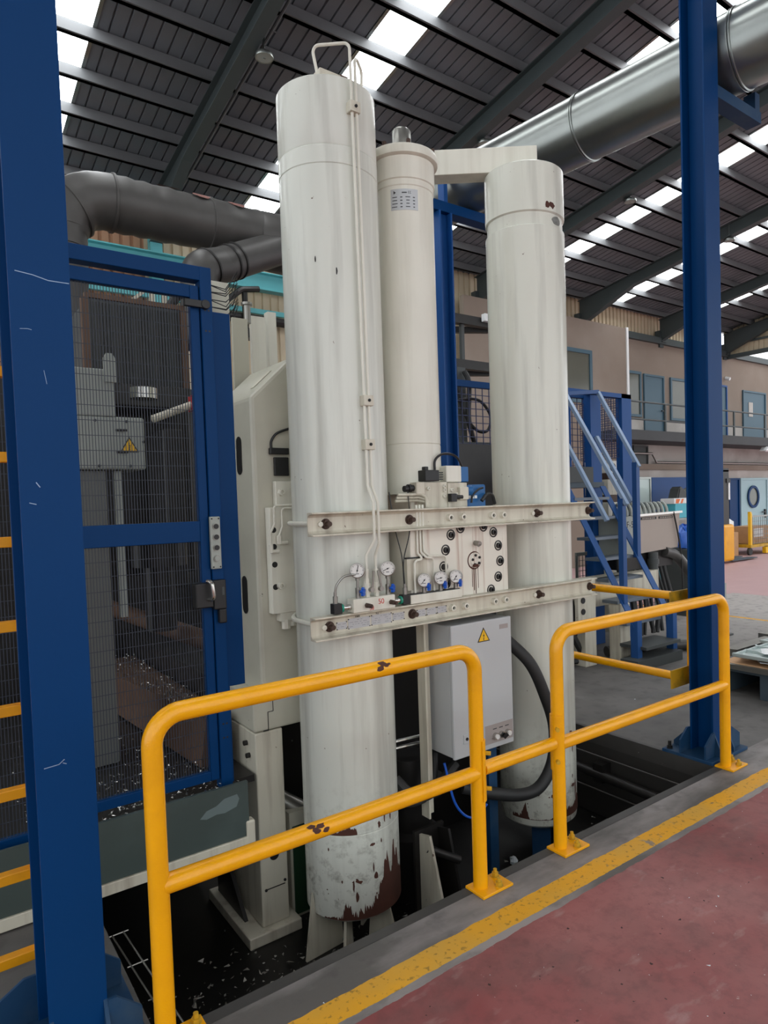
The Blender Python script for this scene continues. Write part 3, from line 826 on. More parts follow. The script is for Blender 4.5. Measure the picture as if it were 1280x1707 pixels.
for a, c, z0, z1, k in ((1.605, 1.662, 1.092, 1.128, 2), (1.670, 1.795, 1.087, 1.137, 4), (1.803, 1.925, 1.088, 1.138, 4), (1.932, 2.005, 1.094, 1.132, 3), (2.085, 2.145, 1.094, 1.130, 2), (2.150, 2.215, 1.095, 1.131, 2), (2.220, 2.285, 1.096, 1.131, 2)):
    data_plate(a, c, z0, z1, yw, cl_, k)
for x, s in ((1.722, '1x8'), (1.838, '92')):
    text(s, 0.020, 'ink', 'marking', cl_, (x, 2.7985 + 0.046, 1.146), FACE)

# ---- manifold behind the beams
t = thing('manifold_block', (2.06, 2.857, 1.09), 'cream steel manifold block with a ring of recessed bolts and rust runs', 'manifold')
man = t
def stained():
    m = Mat('cream_enamel_with_rust_runs')
    o = m.sep()
    base = m.mix(m.noise(4, 4), lin((214, 208, 194)), lin((226, 222, 210)))
    run = m.ramp(m.noise(1.0, 5, m.vec((26, 1, 0.9))), 0.53, 0.72)
    run = m.math('MULTIPLY', run, 0.75)
    base = m.mix(run, base, lin((150, 100, 74)))
    m.put('Base Color', base)
    m.put('Roughness', 0.4)
    return m.m
M['stained'] = stained()
MB().box(2.065, 2.765, 2.857, 3.40, 1.09, 1.648).build('block', 'stained', t, bevel=0.006)
MB().box(2.15, 2.52, 2.96, 3.40, 1.648, 1.738).build('seat_plate', 'stained', t)
for x, z in ((2.34, 1.51), (2.30, 1.43), (2.283, 1.34), (2.30, 1.25), (2.655, 1.508), (2.69, 1.43), (2.702, 1.34), (2.684, 1.25), (2.625, 1.18), (2.41, 1.545), (2.58, 1.545)):
    inst(CSINK, 'recessed_bolt', t, (x, 2.857, z))
dsk = MB().lathe([(0.0, 0.0), (0.0, -0.008), (0.036, -0.008), (0.040, -0.004), (0.044, 0.0), (0.048, 0.001)], (2.512, 2.857, 1.36), (0, 1, 0), 24).build('port_cover', 'stained', t, True)
MB().lathe([(0.044, -0.001), (0.050, -0.002), (0.052, 0.001)], (2.505, 2.857, 1.358), (0, 1, 0), 24).build('rust_ring', 'rust', t, True)
for k in range(5):
    a = 0.5 + k * 2 * math.pi / 5
    inst(SMALLBOLT, 'bolt', dsk, (2.512 + 0.027 * math.cos(a), 2.849, 1.36 + 0.027 * math.sin(a)))
MB().box(2.485, 2.52, 2.835, 2.85, 1.322, 1.338).build('rust_clump', 'rust', t, bevel=0.004)
MB().cyl((2.513, 2.857, 1.455), (2.513, 2.815, 1.452), 0.014, n=12).cyl((2.513, 2.83, 1.453), (2.513, 2.82, 1.44), 0.01, n=8).build('bleed_plug', 'steel', t, True)
for x, z0, z1, w in ((2.500, 1.19, 1.325, 0.006), (2.512, 1.17, 1.325, 0.005), (2.487, 1.21, 1.33, 0.004), (2.53, 1.20, 1.33, 0.003)):
    MB().box(x - w / 2, x + w / 2, 2.8562, 2.858, z0, z1).build('rust_run', 'rust', t)
# wing of the manifold that shows to the left of the tall cylinder
tw = thing('side_block', (1.46, 3.38, 1.13), 'cream side block with a column of holes showing left of the tall cylinder', 'block')
MB().box(1.515, 1.78, 3.36, 3.418, 1.12, 1.69).build('block', 'cream', tw, bevel=0.004)
MB().box(1.565, 1.70, 3.38, 3.418, 1.69, 1.83).build('top_block', 'cream', tw, bevel=0.004)
inst(SOCKET, 'socket_bolt', tw, (1.595, 3.38, 1.77))
for z in (1.57, 1.48, 1.385, 1.265):
    MB().cyl((1.535, 3.3595, z), (1.535, 3.362, z), 0.016, n=14).build('bore', 'grease', tw)
inst(SOCKET, 'socket_bolt', tw, (1.56, 3.36, 1.27))
for xo, zt, zb, x2 in ((1.53, 1.70, 1.475, 1.505), (1.575, 1.685, 1.52, 1.555)):
    MB().tube(fillet([(1.75, 3.335, zt), (xo, 3.335, zt), (xo, 3.335, zt - 0.10), (x2, 3.335, zt - 0.145), (x2, 3.335, zb)], 0.02, 4), 0.006, 8).build('tube', 'cream', tw, True)
    MB().cyl((x2, 3.335, zb + 0.02), (x2, 3.335, zb - 0.025), 0.013, n=6).cyl((x2, 3.335, zb - 0.018), (x2 + 0.045, 3.335, zb - 0.018), 0.011, n=8).build('elbow', 'cream', tw, True)
MB().box(1.56, 1.66, 3.37, 3.43, 1.075, 1.12).cyl((1.60, 3.39, 1.03), (1.60, 3.39, 1.08), 0.025, n=8).cyl((1.64, 3.40, 1.04), (1.64, 3.40, 1.10), 0.022, n=8).build('lower_fitting', 'cream', tw, True)
ts = thing('solenoid_connector', (1.585, 3.42, 1.83), 'small black solenoid plug with looped cable left of the tall cylinder', 'connector')
MB().box(1.575, 1.66, 3.40, 3.418, 1.86, 1.96).build('coil', 'black', ts, bevel=0.004)
MB().box(1.55, 1.66, 3.39, 3.418, 1.975, 2.01).build('plug', 'black', ts, bevel=0.004)
MB().tube(spline([(1.565, 3.415, 2.01), (1.57, 3.415, 2.05), (1.60, 3.405, 2.09), (1.68, 3.40, 2.12)]), 0.007, 8).build('cable', 'black', ts, True)
# vertical ribs of the rack body seen between cylinder and block
tb = thing('rack_body', (1.95, 3.42, 1.05), 'pale ribbed body plate behind the gauges', 'frame')
MB().box(1.97, 2.85, 3.405, 3.418, 1.0, 1.75).build('body_plate', 'cream_dirty', tb)
for x in (1.99, 2.03):
    MB().box(x - 0.008, x + 0.008, 3.385, 3.405, 1.06, 1.68).build('rib', 'cream_dirty', tb)

# ---- tubes running up the tall cylinder
tA = thing('hydraulic_tube', (1.80, 2.83, 1.33), 'pair of thin cream tubes clamped up the front of the tall cylinder', 'tube')
ft = 2.832
MB().tube(fillet([(1.715, 2.99, 3.70), (1.65, 2.96, 3.905), (1.784, ft, 3.90), (1.784, ft, 3.60), (1.806, ft, 2.2), (1.80, ft, 1.78), (1.80, 2.786, 1.70), (1.80, 2.786, 1.52), (1.765, 2.815, 1.44), (1.765, 2.815, 1.36)], 0.03, 5), 0.0075, 8).build('tube', 'cream', tA, True)
MB().tube(fillet([(1.905, 2.93, 3.70), (1.885, 2.89, 3.83), (1.810, ft, 3.86), (1.810, ft, 3.60), (1.832, ft, 2.2), (1.826, ft, 1.78), (1.826, 2.786, 1.70), (1.826, 2.786, 1.50), (1.82, 2.815, 1.44), (1.82, 2.815, 1.36)], 0.035, 6), 0.0075, 8).build('tube', 'cream', tA, True)
for z in (3.60, 2.20, 1.985):
    xo = -0.012 if z > 3 else 0.006
    c = MB().box(1.781 + xo, 1.838 + xo, 2.815, 2.862, z - 0.026, z + 0.026).build('pipe_clamp', 'cream_dirty', tA, bevel=0.004)
    inst(SMALLBOLT, 'bolt', c, (1.81 + xo, 2.815, z))

# ---- gauge blocks, gauges and fittings on the lower beam
ZB = 1.172
g1 = thing('gauge_block', (1.67, 2.82, ZB), 'white valve block marked with a red 50 on the lower beam', 'valve block')
MB().box(1.668, 1.91, 2.785, 2.845, ZB, ZB + 0.066).build('block', 'cream', g1, bevel=0.003)
text('50', 0.036, 'redink', 'marking', g1, (1.826, 2.7845, ZB + 0.040), FACE)
text('58', 0.026, 'redink', 'marking', g1, (1.770, 2.7845, ZB + 0.012), FACE)
for x, z in ((1.742, ZB + 0.030), (1.884, ZB + 0.030)):
    MB().cyl((x, 2.786, z), (x, 2.765, z), 0.013, n=6).cyl((x, 2.765, z), (x, 2.742, z), 0.0105, n=12).cyl((x, 2.742, z), (x, 2.735, z), 0.006, n=8).build('adjusting_screw', 'bolt_dark', g1, True)
g2 = thing('gauge_block', (2.02, 2.82, ZB), 'white valve block under the three gauges near the rust-stained manifold', 'valve block')
MB().box(2.018, 2.36, 2.80, 2.845, ZB, ZB + 0.046).build('block', 'cream', g2, bevel=0.003)
MB().box(2.02, 2.35, 2.806, 2.842, ZB + 0.046, ZB + 0.05).build('gasket', 'black', g2)

def gauge(x, y, zb, zc, r, needle, label, face):
    t = thing('pressure_gauge', (x, y, zb), label, 'gauge', 'pressure gauges on the lower beam')
    n = Vector((math.cos(face), math.sin(face), 0))
    c = Vector((x, y, zc))
    MB().lathe([(0, -0.012), (r * 0.93, -0.012), (r, -0.006), (r, 0.012), (r * 1.04, 0.014), (r * 1.04, 0.020), (r * 0.93, 0.021), (r * 0.91, 0.015)], c, n, 32).build('case', 'steel', t, True)
    d = MB().cyl(c + n * 0.013, c + n * 0.0155, r * 0.92, n=28).build('dial', 'dial', t)
    e1 = Vector((-n.y, n.x, 0))
    e2 = Vector((0, 0, 1))
    q = MB()
    for k in range(19):
        a = math.radians(225 - 270 * k / 18)
        dr = e1 * math.cos(a) + e2 * math.sin(a)
        q.bar(c + n * 0.0158 + dr * r * (0.66 if k % 3 == 0 else 0.74), c + n * 0.0158 + dr * r * 0.84, 0.0012 if k % 3 else 0.0022, 0.0008, n)
    q.bar(c + n * 0.0158 - e1 * 0.008 - e2 * r * 0.45, c + n * 0.0158 + e1 * 0.008 - e2 * r * 0.45, 0.003, 0.0008, n)
    q.build('scale', 'ink', d)
    a = math.radians(needle)
    dr = e1 * math.cos(a) + e2 * math.sin(a)
    MB().bar(c + n * 0.017 - dr * r * 0.25, c + n * 0.017 + dr * r * 0.7, 0.003, 0.001, n).cyl(c + n * 0.0155, c + n * 0.018, 0.004, n=10).build('needle', 'black', t)
    zs = zc - r
    MB().cyl((x, y, zs + 0.004), (x, y, zs - 0.014), 0.011, n=6).cyl((x, y, zs - 0.014), (x, y, zb + 0.035), 0.007, n=10).cyl((x, y, zb + 0.05), (x, y, zb + 0.022), 0.0125, n=6).cyl((x, y, zb + 0.022), (x, y, zb), 0.012, n=12).build('stem', 'steel', t, True)
    k = Vector((0.62, -0.78, 0))
    kc = Vector((x, y, zb + 0.030))
    q = MB().cyl(kc, kc + k * 0.022, 0.006, n=8)
    e = Vector((k.y, -k.x, 0))
    s = kc + k * 0.020
    q.cyl(s, s + k * 0.014, 0.014, n=12)
    for i in range(5):
        a = 2 * math.pi * i / 5 + 0.3
        w = e * math.cos(a) + e2 * math.sin(a)
        q.cyl(s + w * 0.014 + k * 0.001, s + w * 0.014 + k * 0.013, 0.009, n=8)
    q.build('hand_knob', 'knobblue', t, True)
    return t
FD = math.atan2(-2.83, -1.9) + 0.10
gauge(1.712, 2.815, ZB + 0.066, 1.374, 0.0365, 78, 'first pressure gauge from the left, needle almost upright', FD)
gauge(1.888, 2.815, ZB + 0.066, 1.368, 0.0365, 205, 'pressure gauge right of the lever valves on the red 50 block', FD)
gauge(2.115, 2.815, ZB + 0.05, 1.288, 0.035, 232, 'leftmost gauge of the three beside the bolted plate', FD)
gauge(2.225, 2.815, ZB + 0.05, 1.290, 0.035, 195, 'middle gauge of the three beside the bolted plate', FD)
gauge(2.330, 2.815, ZB + 0.05, 1.288, 0.035, 238, 'rightmost gauge of the three beside the bolted plate', FD)
for x, lab, ang in ((1.765, 'cream ball valve with dark lever beside the first gauge', 6), (1.82, 'cream ball valve with dark lever beside the second gauge', -14)):
    t = thing('ball_valve', (x, 2.815, ZB + 0.066), lab, 'valve', 'lever valves on the red 50 block')
    MB().cyl((x, 2.815, ZB + 0.066), (x, 2.815, ZB + 0.085), 0.014, n=6).cyl((x, 2.815, ZB + 0.085), (x, 2.815, ZB + 0.135), 0.019, n=14).cyl((x, 2.815, ZB + 0.135), (x, 2.815, ZB + 0.155), 0.015, n=6).cyl((x, 2.815, ZB + 0.155), (x, 2.815, ZB + 0.20), 0.012, n=6).build('body', 'cream', t, True)
    s = math.tan(math.radians(ang))
    MB().bar((x + 0.012, 2.785, ZB + 0.10), (x + 0.012 + 0.085 * s, 2.782, ZB + 0.195), 0.010, 0.006, (0, 1, 0)).cyl((x + 0.008, 2.80, ZB + 0.103), (x + 0.008, 2.776, ZB + 0.103), 0.012, n=12).build('lever', 'steel', t, True)
# pressure sensors
for s, x0, lab in ((-1, 1.668, 'black plugged pressure sensor on the left of the red 50 block'), (1, 1.91, 'black plugged pressure sensor on the right of the red 50 block')):
    t = thing('pressure_sensor', (x0 + s * 0.045, 2.815, ZB), lab, 'sensor')
    zc = ZB + 0.028
    MB().cyl((x0, 2.815, zc), (x0 + s * 0.045, 2.815, zc), 0.0145, n=16).build('body', 'chrome', t, True)
    MB().cyl((x0 + s * 0.045, 2.815, zc), (x0 + s * 0.056, 2.815, zc), 0.021, n=18).build('ring', 'green', t, True)
    MB().box(min(x0 + s * 0.056, x0 + s * 0.10), max(x0 + s * 0.056, x0 + s * 0.10), 2.795, 2.835, ZB + 0.004, zc + 0.026).build('plug', 'black', t, bevel=0.003)
    xp = x0 + s * 0.082
    MB().cyl((xp, 2.815, zc + 0.02), (xp, 2.815, zc + 0.06), 0.012, n=12).cyl((xp, 2.815, zc + 0.06), (xp, 2.815, zc + 0.08), 0.008, n=8).build('gland', 'steel', t, True)
    if s < 0:
        MB().tube(spline([(xp, 2.815, zc + 0.078), (xp + 0.01, 2.812, zc + 0.115), (xp + 0.05, 2.81, zc + 0.15), (1.70, 2.81, zc + 0.155)]), 0.006, 8).build('cable', 'steel', t, True)
    else:
        MB().tube(spline([(xp, 2.815, zc + 0.078), (xp + 0.01, 2.83, zc + 0.2), (xp + 0.07, 2.85, 1.56), (xp + 0.10, 2.90, 1.75)]), 0.003, 6).build('cable', 'black', t, True)
        MB().tube(spline([(xp, 2.82, zc + 0.078), (xp + 0.005, 2.84, zc + 0.22), (xp - 0.01, 2.87, 1.56), (xp - 0.02, 2.90, 1.75)]), 0.003, 6).build('cable', 'black', t, True)
t = thing('tube_bundle', (2.12, 2.835, ZB + .05), 'three cream tubes curving down from the upper beam to the gauges', 'tube')
for i, xe in enumerate((2.075, 2.20, 2.285)):
    xs_ = 2.105 + 0.02 * i
    zt = 1.395 + 0.006 * i
    MB().tube(fillet([(xs_, 2.848, 1.68), (xs_, 2.848, zt + 0.03), (xs_ + 0.03, 2.838, zt), (xe if i else xe, 2.838, zt - 0.005), (xe, 2.838, ZB + 0.05)], 0.022, 4), 0.0065, 8).build('tube', 'cream', t, True)
t = thing('junction_box', (2.02, 2.862, 1.3), 'small cream box with a lid behind the three gauges', 'box')
MB().box(2.04, 2.17, 2.856, 2.87, 1.235, 1.40).build('box', 'cream_dirty', t)
MB().box(2.035, 2.175, 2.852, 2.872, 1.40, 1.408).build('lid', 'black', t)

# ---- valves on top of the manifold
t = thing('proportional_valve', (2.2, 2.93, 1.738), 'cream valve bank with black solenoid and blue coil on the manifold', 'valve')
MB().box(2.20, 2.36, 2.90, 2.958, 1.65, 1.80).build('valve_body', 'cream_dirty', t, bevel=0.004)
MB().box(2.362, 2.50, 2.895, 2.958, 1.65, 1.795).build('valve_block', 'cream_dirty', t, bevel=0.004)
MB().box(2.365, 2.475, 2.91, 3.02, 1.798, 1.89).build('cover', 'cream', t, bevel=0.006)
MB().box(2.477, 2.535, 2.92, 3.04, 1.80, 1.885).build('blue_coil', 'valveblue', t, bevel=0.004)
MB().box(2.43, 2.495, 2.875, 2.897, 1.70, 1.77).build('end_cap', 'cream_dirty', t, bevel=0.004)
MB().cyl((2.497, 2.92, 1.75), (2.54, 2.90, 1.75), 0.028, n=16).build('blue_cap', 'valveblue', t, True)
sol = MB().box(2.205, 2.30, 2.89, 2.99, 1.805, 1.865).box(2.225, 2.25, 2.92, 2.95, 1.865, 1.885).build('solenoid', 'black', t, bevel=0.004)
for k in range(4):
    MB().box(2.302, 2.33, 2.895 + 0, 2.985, 1.812 + k * 0.012, 1.818 + k * 0.012).build('fin', 'black', sol)
MB().tube(spline([(2.30, 2.93, 1.86), (2.305, 2.93, 1.92), (2.36, 2.93, 1.955), (2.45, 2.93, 1.945), (2.50, 2.93, 1.88), (2.53, 2.93, 1.78)]), 0.007, 8).build('cable', 'black', t, True)
for x, z in ((2.335, 1.775), (2.335, 1.755), (2.335, 1.722), (2.385, 1.755), (2.42, 1.73), (2.225, 1.765)):
    inst(SOCKET, 'socket_bolt', t, (x, 2.90 if x < 2.36 else 2.895, z)).scale = (0.55, 0.55, 0.55)
MB().box(2.36, 2.40, 2.865, 2.898, 1.69, 1.735).cyl((2.40, 2.88, 1.715), (2.45, 2.88, 1.715), 0.012, n=10).build('plug', 'black', t, bevel=0.002)
t = thing('fitting_cluster', (2.12, 2.93, 1.738), 'cluster of pipe fittings and short tubes left of the valve bank', 'fitting')
MB().box(2.135, 2.19, 2.88, 2.94, 1.735, 1.80).build('tee', 'cream_dirty', t, bevel=0.004)
MB().cyl((2.075, 2.91, 1.765), (2.135, 2.91, 1.77), 0.017, n=12).cyl((2.10, 2.91, 1.768), (2.118, 2.91, 1.769), 0.022, n=12).build('connector', 'black', t, True)
for i in range(3):
    MB().tube(fillet([(2.02, 2.89 + i * .012, 1.735 - i * 0.016), (2.17, 2.89 + i * .012, 1.735 - i * 0.016), (2.19 + i * 0.01, 2.87, 1.72 - i * 0.016), (2.19 + i * 0.01, 2.87, 1.665)], 0.015, 4), 0.007, 8).build('tube', 'cream_dirty', t, True)
t = thing('blue_pump_motor', (2.60, 2.98, 1.70), 'small blue motor with black cables on the manifold by the right cylinder', 'motor')
MB().box(2.545, 2.69, 2.95, 3.06, 1.65, 1.785).build('housing', 'valveblue', t, bevel=0.008)
for k in range(3):
    MB().box(2.55 + k * 0.024, 2.568 + k * 0.024, 2.944, 2.952, 1.705, 1.722).build('tag', 'white', t)
MB().tube(spline([(2.56, 2.93, 1.68), (2.57, 2.93, 1.72), (2.61, 2.925, 1.755), (2.65, 2.93, 1.765)]), 0.006, 8).tube(spline([(2.63, 2.92, 1.69), (2.67, 2.92, 1.725), (2.72, 2.93, 1.72), (2.75, 2.94, 1.67)]), 0.011, 8).build('cable', 'black', t, True)

# ---- electrical cabinet
t = thing('electrical_cabinet', (2.28, 2.82, 0.29), 'light grey electrical cabinet with a yellow shock-warning triangle', 'cabinet')
MB().box(2.285, 2.722, 2.832, 3.09, 0.292, 1.018).build('body', 'cabinet', t, bevel=0.006)
dr = MB().box(2.28, 2.727, 2.806, 2.828, 0.288, 1.022).build('door', 'cabinet', t, bevel=0.006)
MB().box(2.288, 2.719, 2.828, 2.833, 0.296, 1.014).build('gasket', 'black', t)
def tri_sign(cx, zb, s, y, parent):
    sg = MB().prism([(cx - s / 2, zb), (cx + s / 2, zb), (cx, zb + s * 0.87)], 'xz', y - 0.0015, y).build('warning_sign', 'black', parent)
    k = 0.80
    c = zb + s * 0.29
    MB().prism([(cx - s / 2 * k, c - s * 0.29 * k), (cx + s / 2 * k, c - s * 0.29 * k), (cx, c + s * 0.58 * k)], 'xz', y - 0.0022, y - 0.0012).build('sign_face', 'signyellow', parent)
    z0 = zb + s * 0.10
    L = s * 0.52
    bolt = [(0.10, 1.0), (-0.16, 0.45), (0.02, 0.50), (-0.08, 0.12), (-0.14, 0.14), (0.0, -0.08), (0.08, 0.20), (0.02, 0.17), (0.16, 0.62), (-0.02, 0.58)]
    MB().prism([(cx + px * L * 0.8, z0 + pz * L) for px, pz in bolt], 'xz', y - 0.0028, y - 0.0020).build('lightning_bolt', 'black', parent)
    return sg
tri_sign(2.512, 0.905, 0.092, 2.806, dr)['label'] = 'yellow triangle with a black lightning bolt'
MB().box(2.635, 2.70, 2.8045, 2.807, 0.958, 0.984).build('maker_badge', 'panelgrey', dr, bevel=0.001)
for z in (0.39, 0.885):
    lk = MB().box(2.342, 2.388, 2.80, 2.807, z - 0.026, z + 0.026).build('lock_plate', 'cabinet', dr, bevel=0.003)
    MB().cyl((2.365, 2.797, z), (2.365, 2.802, z), 0.009, n=12).build('lock', 'black', dr, True)
MB().box(2.505, 2.718, 2.8045, 2.807, 0.318, 0.425).build('operator_panel', 'panelgrey', dr)
for x, nm, mt in ((2.577, 'push_button', 'chrome'), (2.624, 'selector_switch', 'black'), (2.671, 'push_button', 'chrome')):
    kb = MB().cyl((x, 2.806, 0.357), (x, 2.785, 0.357), 0.019, n=20).build(nm, 'chrome', dr, True)
    MB().cyl((x, 2.786, 0.357), (x, 2.778, 0.357), 0.014, n=16).build('button_cap', 'dial' if mt == 'chrome' else 'black', dr, True)
    if mt == 'black':
        MB().bar((x - 0.008, 2.774, 0.345), (x + 0.012, 2.762, 0.367), 0.01, 0.02).build('switch_lever', 'black', dr)
    MB().box(x - 0.014, x + 0.014, 2.8035, 2.8055, 0.395, 0.40).build('print', 'ink', dr)
t = thing('cabinet_stand', (2.60, 2.95, PZ), 'narrow blue post under the electrical cabinet', 'post')
MB().box(2.635, 2.70, 2.93, 3.02, PZ, 0.285).build('post', 'blue_base', t)
MB().box(2.60, 2.74, 2.90, 3.05, PZ, PZ + 0.012).build('foot_plate', 'blue_base', t)
t = thing('cabinet_bracket', (2.15, 2.95, PZ), 'grimy cream angle post left of the electrical cabinet', 'post')
MB().box(2.19, 2.20, 2.93, 3.0, -0.05, 1.055).box(2.20, 2.262, 2.985, 3.0, -0.05, 1.055).build('angle', 'cream_dirty', t)
t = thing('corrugated_hose', (2.8, 2.95, -0.05), 'thick black hose sagging in a loop beside the electrical cabinet', 'hose')
hp = spline([(2.74, 3.0, 0.98), (2.80, 2.93, 0.86), (2.90, 2.83, 0.71), (2.99, 2.80, 0.50), (3.05, 2.79, 0.30), (3.03, 2.79, 0.10), (2.93, 2.80, -0.03), (2.79, 2.82, -0.05), (2.60, 2.86, 0.0), (2.45, 2.95, 0.05)], 10)
MB().tube(hp, 0.036, 14).build('hose', 'rubber', t, True)

# ---- machinery low down between the cylinders
t = thing('pump_unit', (2.12, 3.15, PZ), 'grimy black pump body standing in the pit between the cylinders', 'pump')
MB().lathe([(0, PZ), (0.17, PZ), (0.17, -0.25), (0.13, -0.22), (0.13, -0.02), (0.21, -0.01), (0.215, 0.05), (0.19, 0.055), (0.13, 0.06), (0.12, 0.20), (0, 0.20)], (2.285, 3.25, 0), n=32).build('body', 'grease', t, True)
MB().tube(spline([(2.0, 3.05, 0.12), (2.10, 2.98, 0.05), (2.25, 2.98, 0.08), (2.33, 3.05, 0.25)]), 0.02, 10).build('hose', 'rubber', t, True)
MB().tube(spline([(2.02, 3.0, 0.2), (2.08, 2.93, 0.12), (2.2, 2.92, 0.10), (2.4, 2.95, 0.2)]), 0.028, 10).build('hose', 'rubber', t, True)
MB().tube(spline([(2.28, 2.9, 0.25), (2.32, 2.86, 0.02), (2.42, 2.84, -0.08), (2.55, 2.86, -0.05)]), 0.007, 8).build('cable', 'knobblue', t, True)
t = thing('foot_bracket', (2.15, 2.75, PZ), 'cream triangular foot bracket with a dark pin standing in the pit', 'bracket')
MB().prism([(2.70, PZ), (2.95, PZ), (2.95, -0.12), (2.86, -0.10)], 'yz', 2.13, 2.145).build('gusset', 'cream_dirty', t)
MB().prism([(2.72, PZ), (2.95, PZ), (2.95, -0.12), (2.86, -0.10)], 'yz', 2.26, 2.275).build('gusset', 'grease', t)
MB().box(2.10, 2.30, 2.95, 2.97, PZ, -0.1).build('back_plate', 'grease', t)
MB().cyl((2.14, 2.89, -0.18), (2.29, 2.80, -0.26), 0.022, n=12).build('pin', 'grease', t, True)
t = thing('cream_casing', (2.02, 3.2, 0.5), 'cream casing plate with slots behind the lower beam', 'casing')
MB().prism([(1.94, 1.02), (2.14, 1.02), (2.18, 0.98), (2.18, 0.56), (2.10, 0.50), (2.03, 0.60), (1.94, 0.60)], 'xz', 3.37, 3.41).build('plate', 'cream_dirty', t)
MB().box(2.08, 2.13, 3.365, 3.372, 0.72, 0.86).build('slot', 'black', t, bevel=0.004)
MB().bar((2.0, 3.355, 1.02), (2.17, 3.355, 0.90), 0.02, 0.03).build('strap', 'grease', t)
t = thing('conduit_pair', (2.1, 3.1, 0.28), 'two bright conduits passing low behind the tall cylinder', 'pipe')
for z in (0.235, 0.275):
    MB().tube([(1.95, 3.38, z - 0.02), (2.5, 3.14, z + 0.05)], 0.012, 8).build('pipe', 'chrome', t, True)
MB().box(2.13, 2.18, 3.26, 3.31, 0.21, 0.33).build('clip', 'galv', t)
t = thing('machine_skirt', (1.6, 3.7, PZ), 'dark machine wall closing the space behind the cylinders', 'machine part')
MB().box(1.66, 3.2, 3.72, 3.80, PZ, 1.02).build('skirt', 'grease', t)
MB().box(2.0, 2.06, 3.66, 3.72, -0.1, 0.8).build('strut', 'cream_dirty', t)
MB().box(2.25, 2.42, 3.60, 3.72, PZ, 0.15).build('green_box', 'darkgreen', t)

# ============================================================ YELLOW RAILINGS
YR, RR = 2.19, 0.032
def sleeve(b, x, side):
    n = 8
    vs, fs = [], []
    for z in (0.395, 0.66):
        for k in range(n + 1):
            a = (0.5 if side > 0 else 0.5) * math.pi + (-side) * (math.pi * k / n)
            vs.append((x + (RR + 0.006) * math.cos(a), YR + (RR + 0.006) * math.sin(a), z))
        for k in range(n, -1, -1):
            a = 0.5 * math.pi + (-side) * (math.pi * k / n)
            vs.append((x + (RR + 0.001) * math.cos(a), YR + (RR + 0.001) * math.sin(a), z))
    m = 2 * (n + 1)
    b.add(vs, [tuple(range(m)), tuple(range(2 * m - 1, m - 1, -1))] + [(i, i + m, (i + 1) % m + m, (i + 1) % m) for i in range(m)])
def railing(x0, x1, label):
    t = thing('safety_railing', (x0, YR, 0), label, 'railing', 'yellow railings along the pit')
    MB().tube(fillet([(x0, YR, 0.012), (x0, YR, 1.055), (x1, YR, 1.055), (x1, YR, 0.012)], 0.095, 10), RR, 20).build('hoop', 'yellow', t, True)
    MB().tube([(x0 + 0.01, YR, 0.515), (x1 - 0.01, YR, 0.515)], RR, 20).build('mid_rail', 'yellow', t, True)
    for x in (x0, x1):
        pl_ = MB().box(x - 0.05, x + 0.125, YR - 0.075, YR + 0.045, 0.001, 0.013).build('base_plate', 'yellow', t, bevel=0.002)
        inst(FLOORBOLT, 'anchor_bolt', pl_, (x + 0.062, YR - 0.05, 0.013))
        inst(FLOORBOLT, 'anchor_bolt', pl_, (x + 0.10, YR + 0.015, 0.013))
    return t
r1 = railing(0.565, 1.903, 'near yellow pipe railing in front of the tall cylinder')
random.seed(3)
for xx, aa, ww in ((0.0, 0, 0),):
    pass
r2 = railing(2.42, 3.93, 'yellow pipe railing beside the right blue column')
t = thing('railing_link', (1.94, YR, 0.515), 'short yellow rail bolted between the two railings', 'railing')
MB().tube([(1.935, YR, 0.525), (2.385, YR, 0.525)], RR - 0.002, 20).build('link_rail', 'yellow', t, True)
for x, s in ((1.903, 1), (2.42, -1)):
    q = MB()
    sleeve(q, x, s)
    sv = q.build('sleeve', 'yellow', t, True)
    for z in (0.60, 0.445):
        MB().cyl((x + s * 0.030, YR - 0.022, z), (x + s * 0.044, YR - 0.040, z), 0.010, n=6).build('bolt', 'yellow_old_shade', sv)
# paint scrapes on the near railing
def scrape(parent, x, z, w, seed):
    random.seed(seed)
    for k in range(5):
        a = rnd(-2.2, -0.9) if seed % 2 else rnd(0.6, 1.9)
        xx = x + rnd(-w, w)
        p = Vector((xx, YR + RR * math.cos(a), z + RR * math.sin(a)))
        q = MB()
        m = 9
        vs = []
        for i in range(m):
            tt = 2 * math.pi * i / m
            ra = rnd(0.5, 1)
            da, dx = 0.34 * ra * math.sin(tt), 0.020 * ra * math.cos(tt)
            ang = math.pi - 0.20 - 0.20 * k + da
            vs.append((xx + dx, YR + (RR + 0.0006) * math.cos(ang), z + (RR + 0.0006) * math.sin(ang)))
        cx_ = sum((Vector(v) for v in vs), Vector()) / m
        vs.append(cx_ + (cx_ - Vector((cx_.x, YR, z))).normalized() * 0.0006)
        q.add(vs, [(i, (i + 1) % m, m) for i in range(m)])
        q.build('scrape', 'rust', parent)
scrape(r1, 1.115, 0.515, 0.035, 2)
scrape(r1, 1.42, 1.055, 0.02, 4)

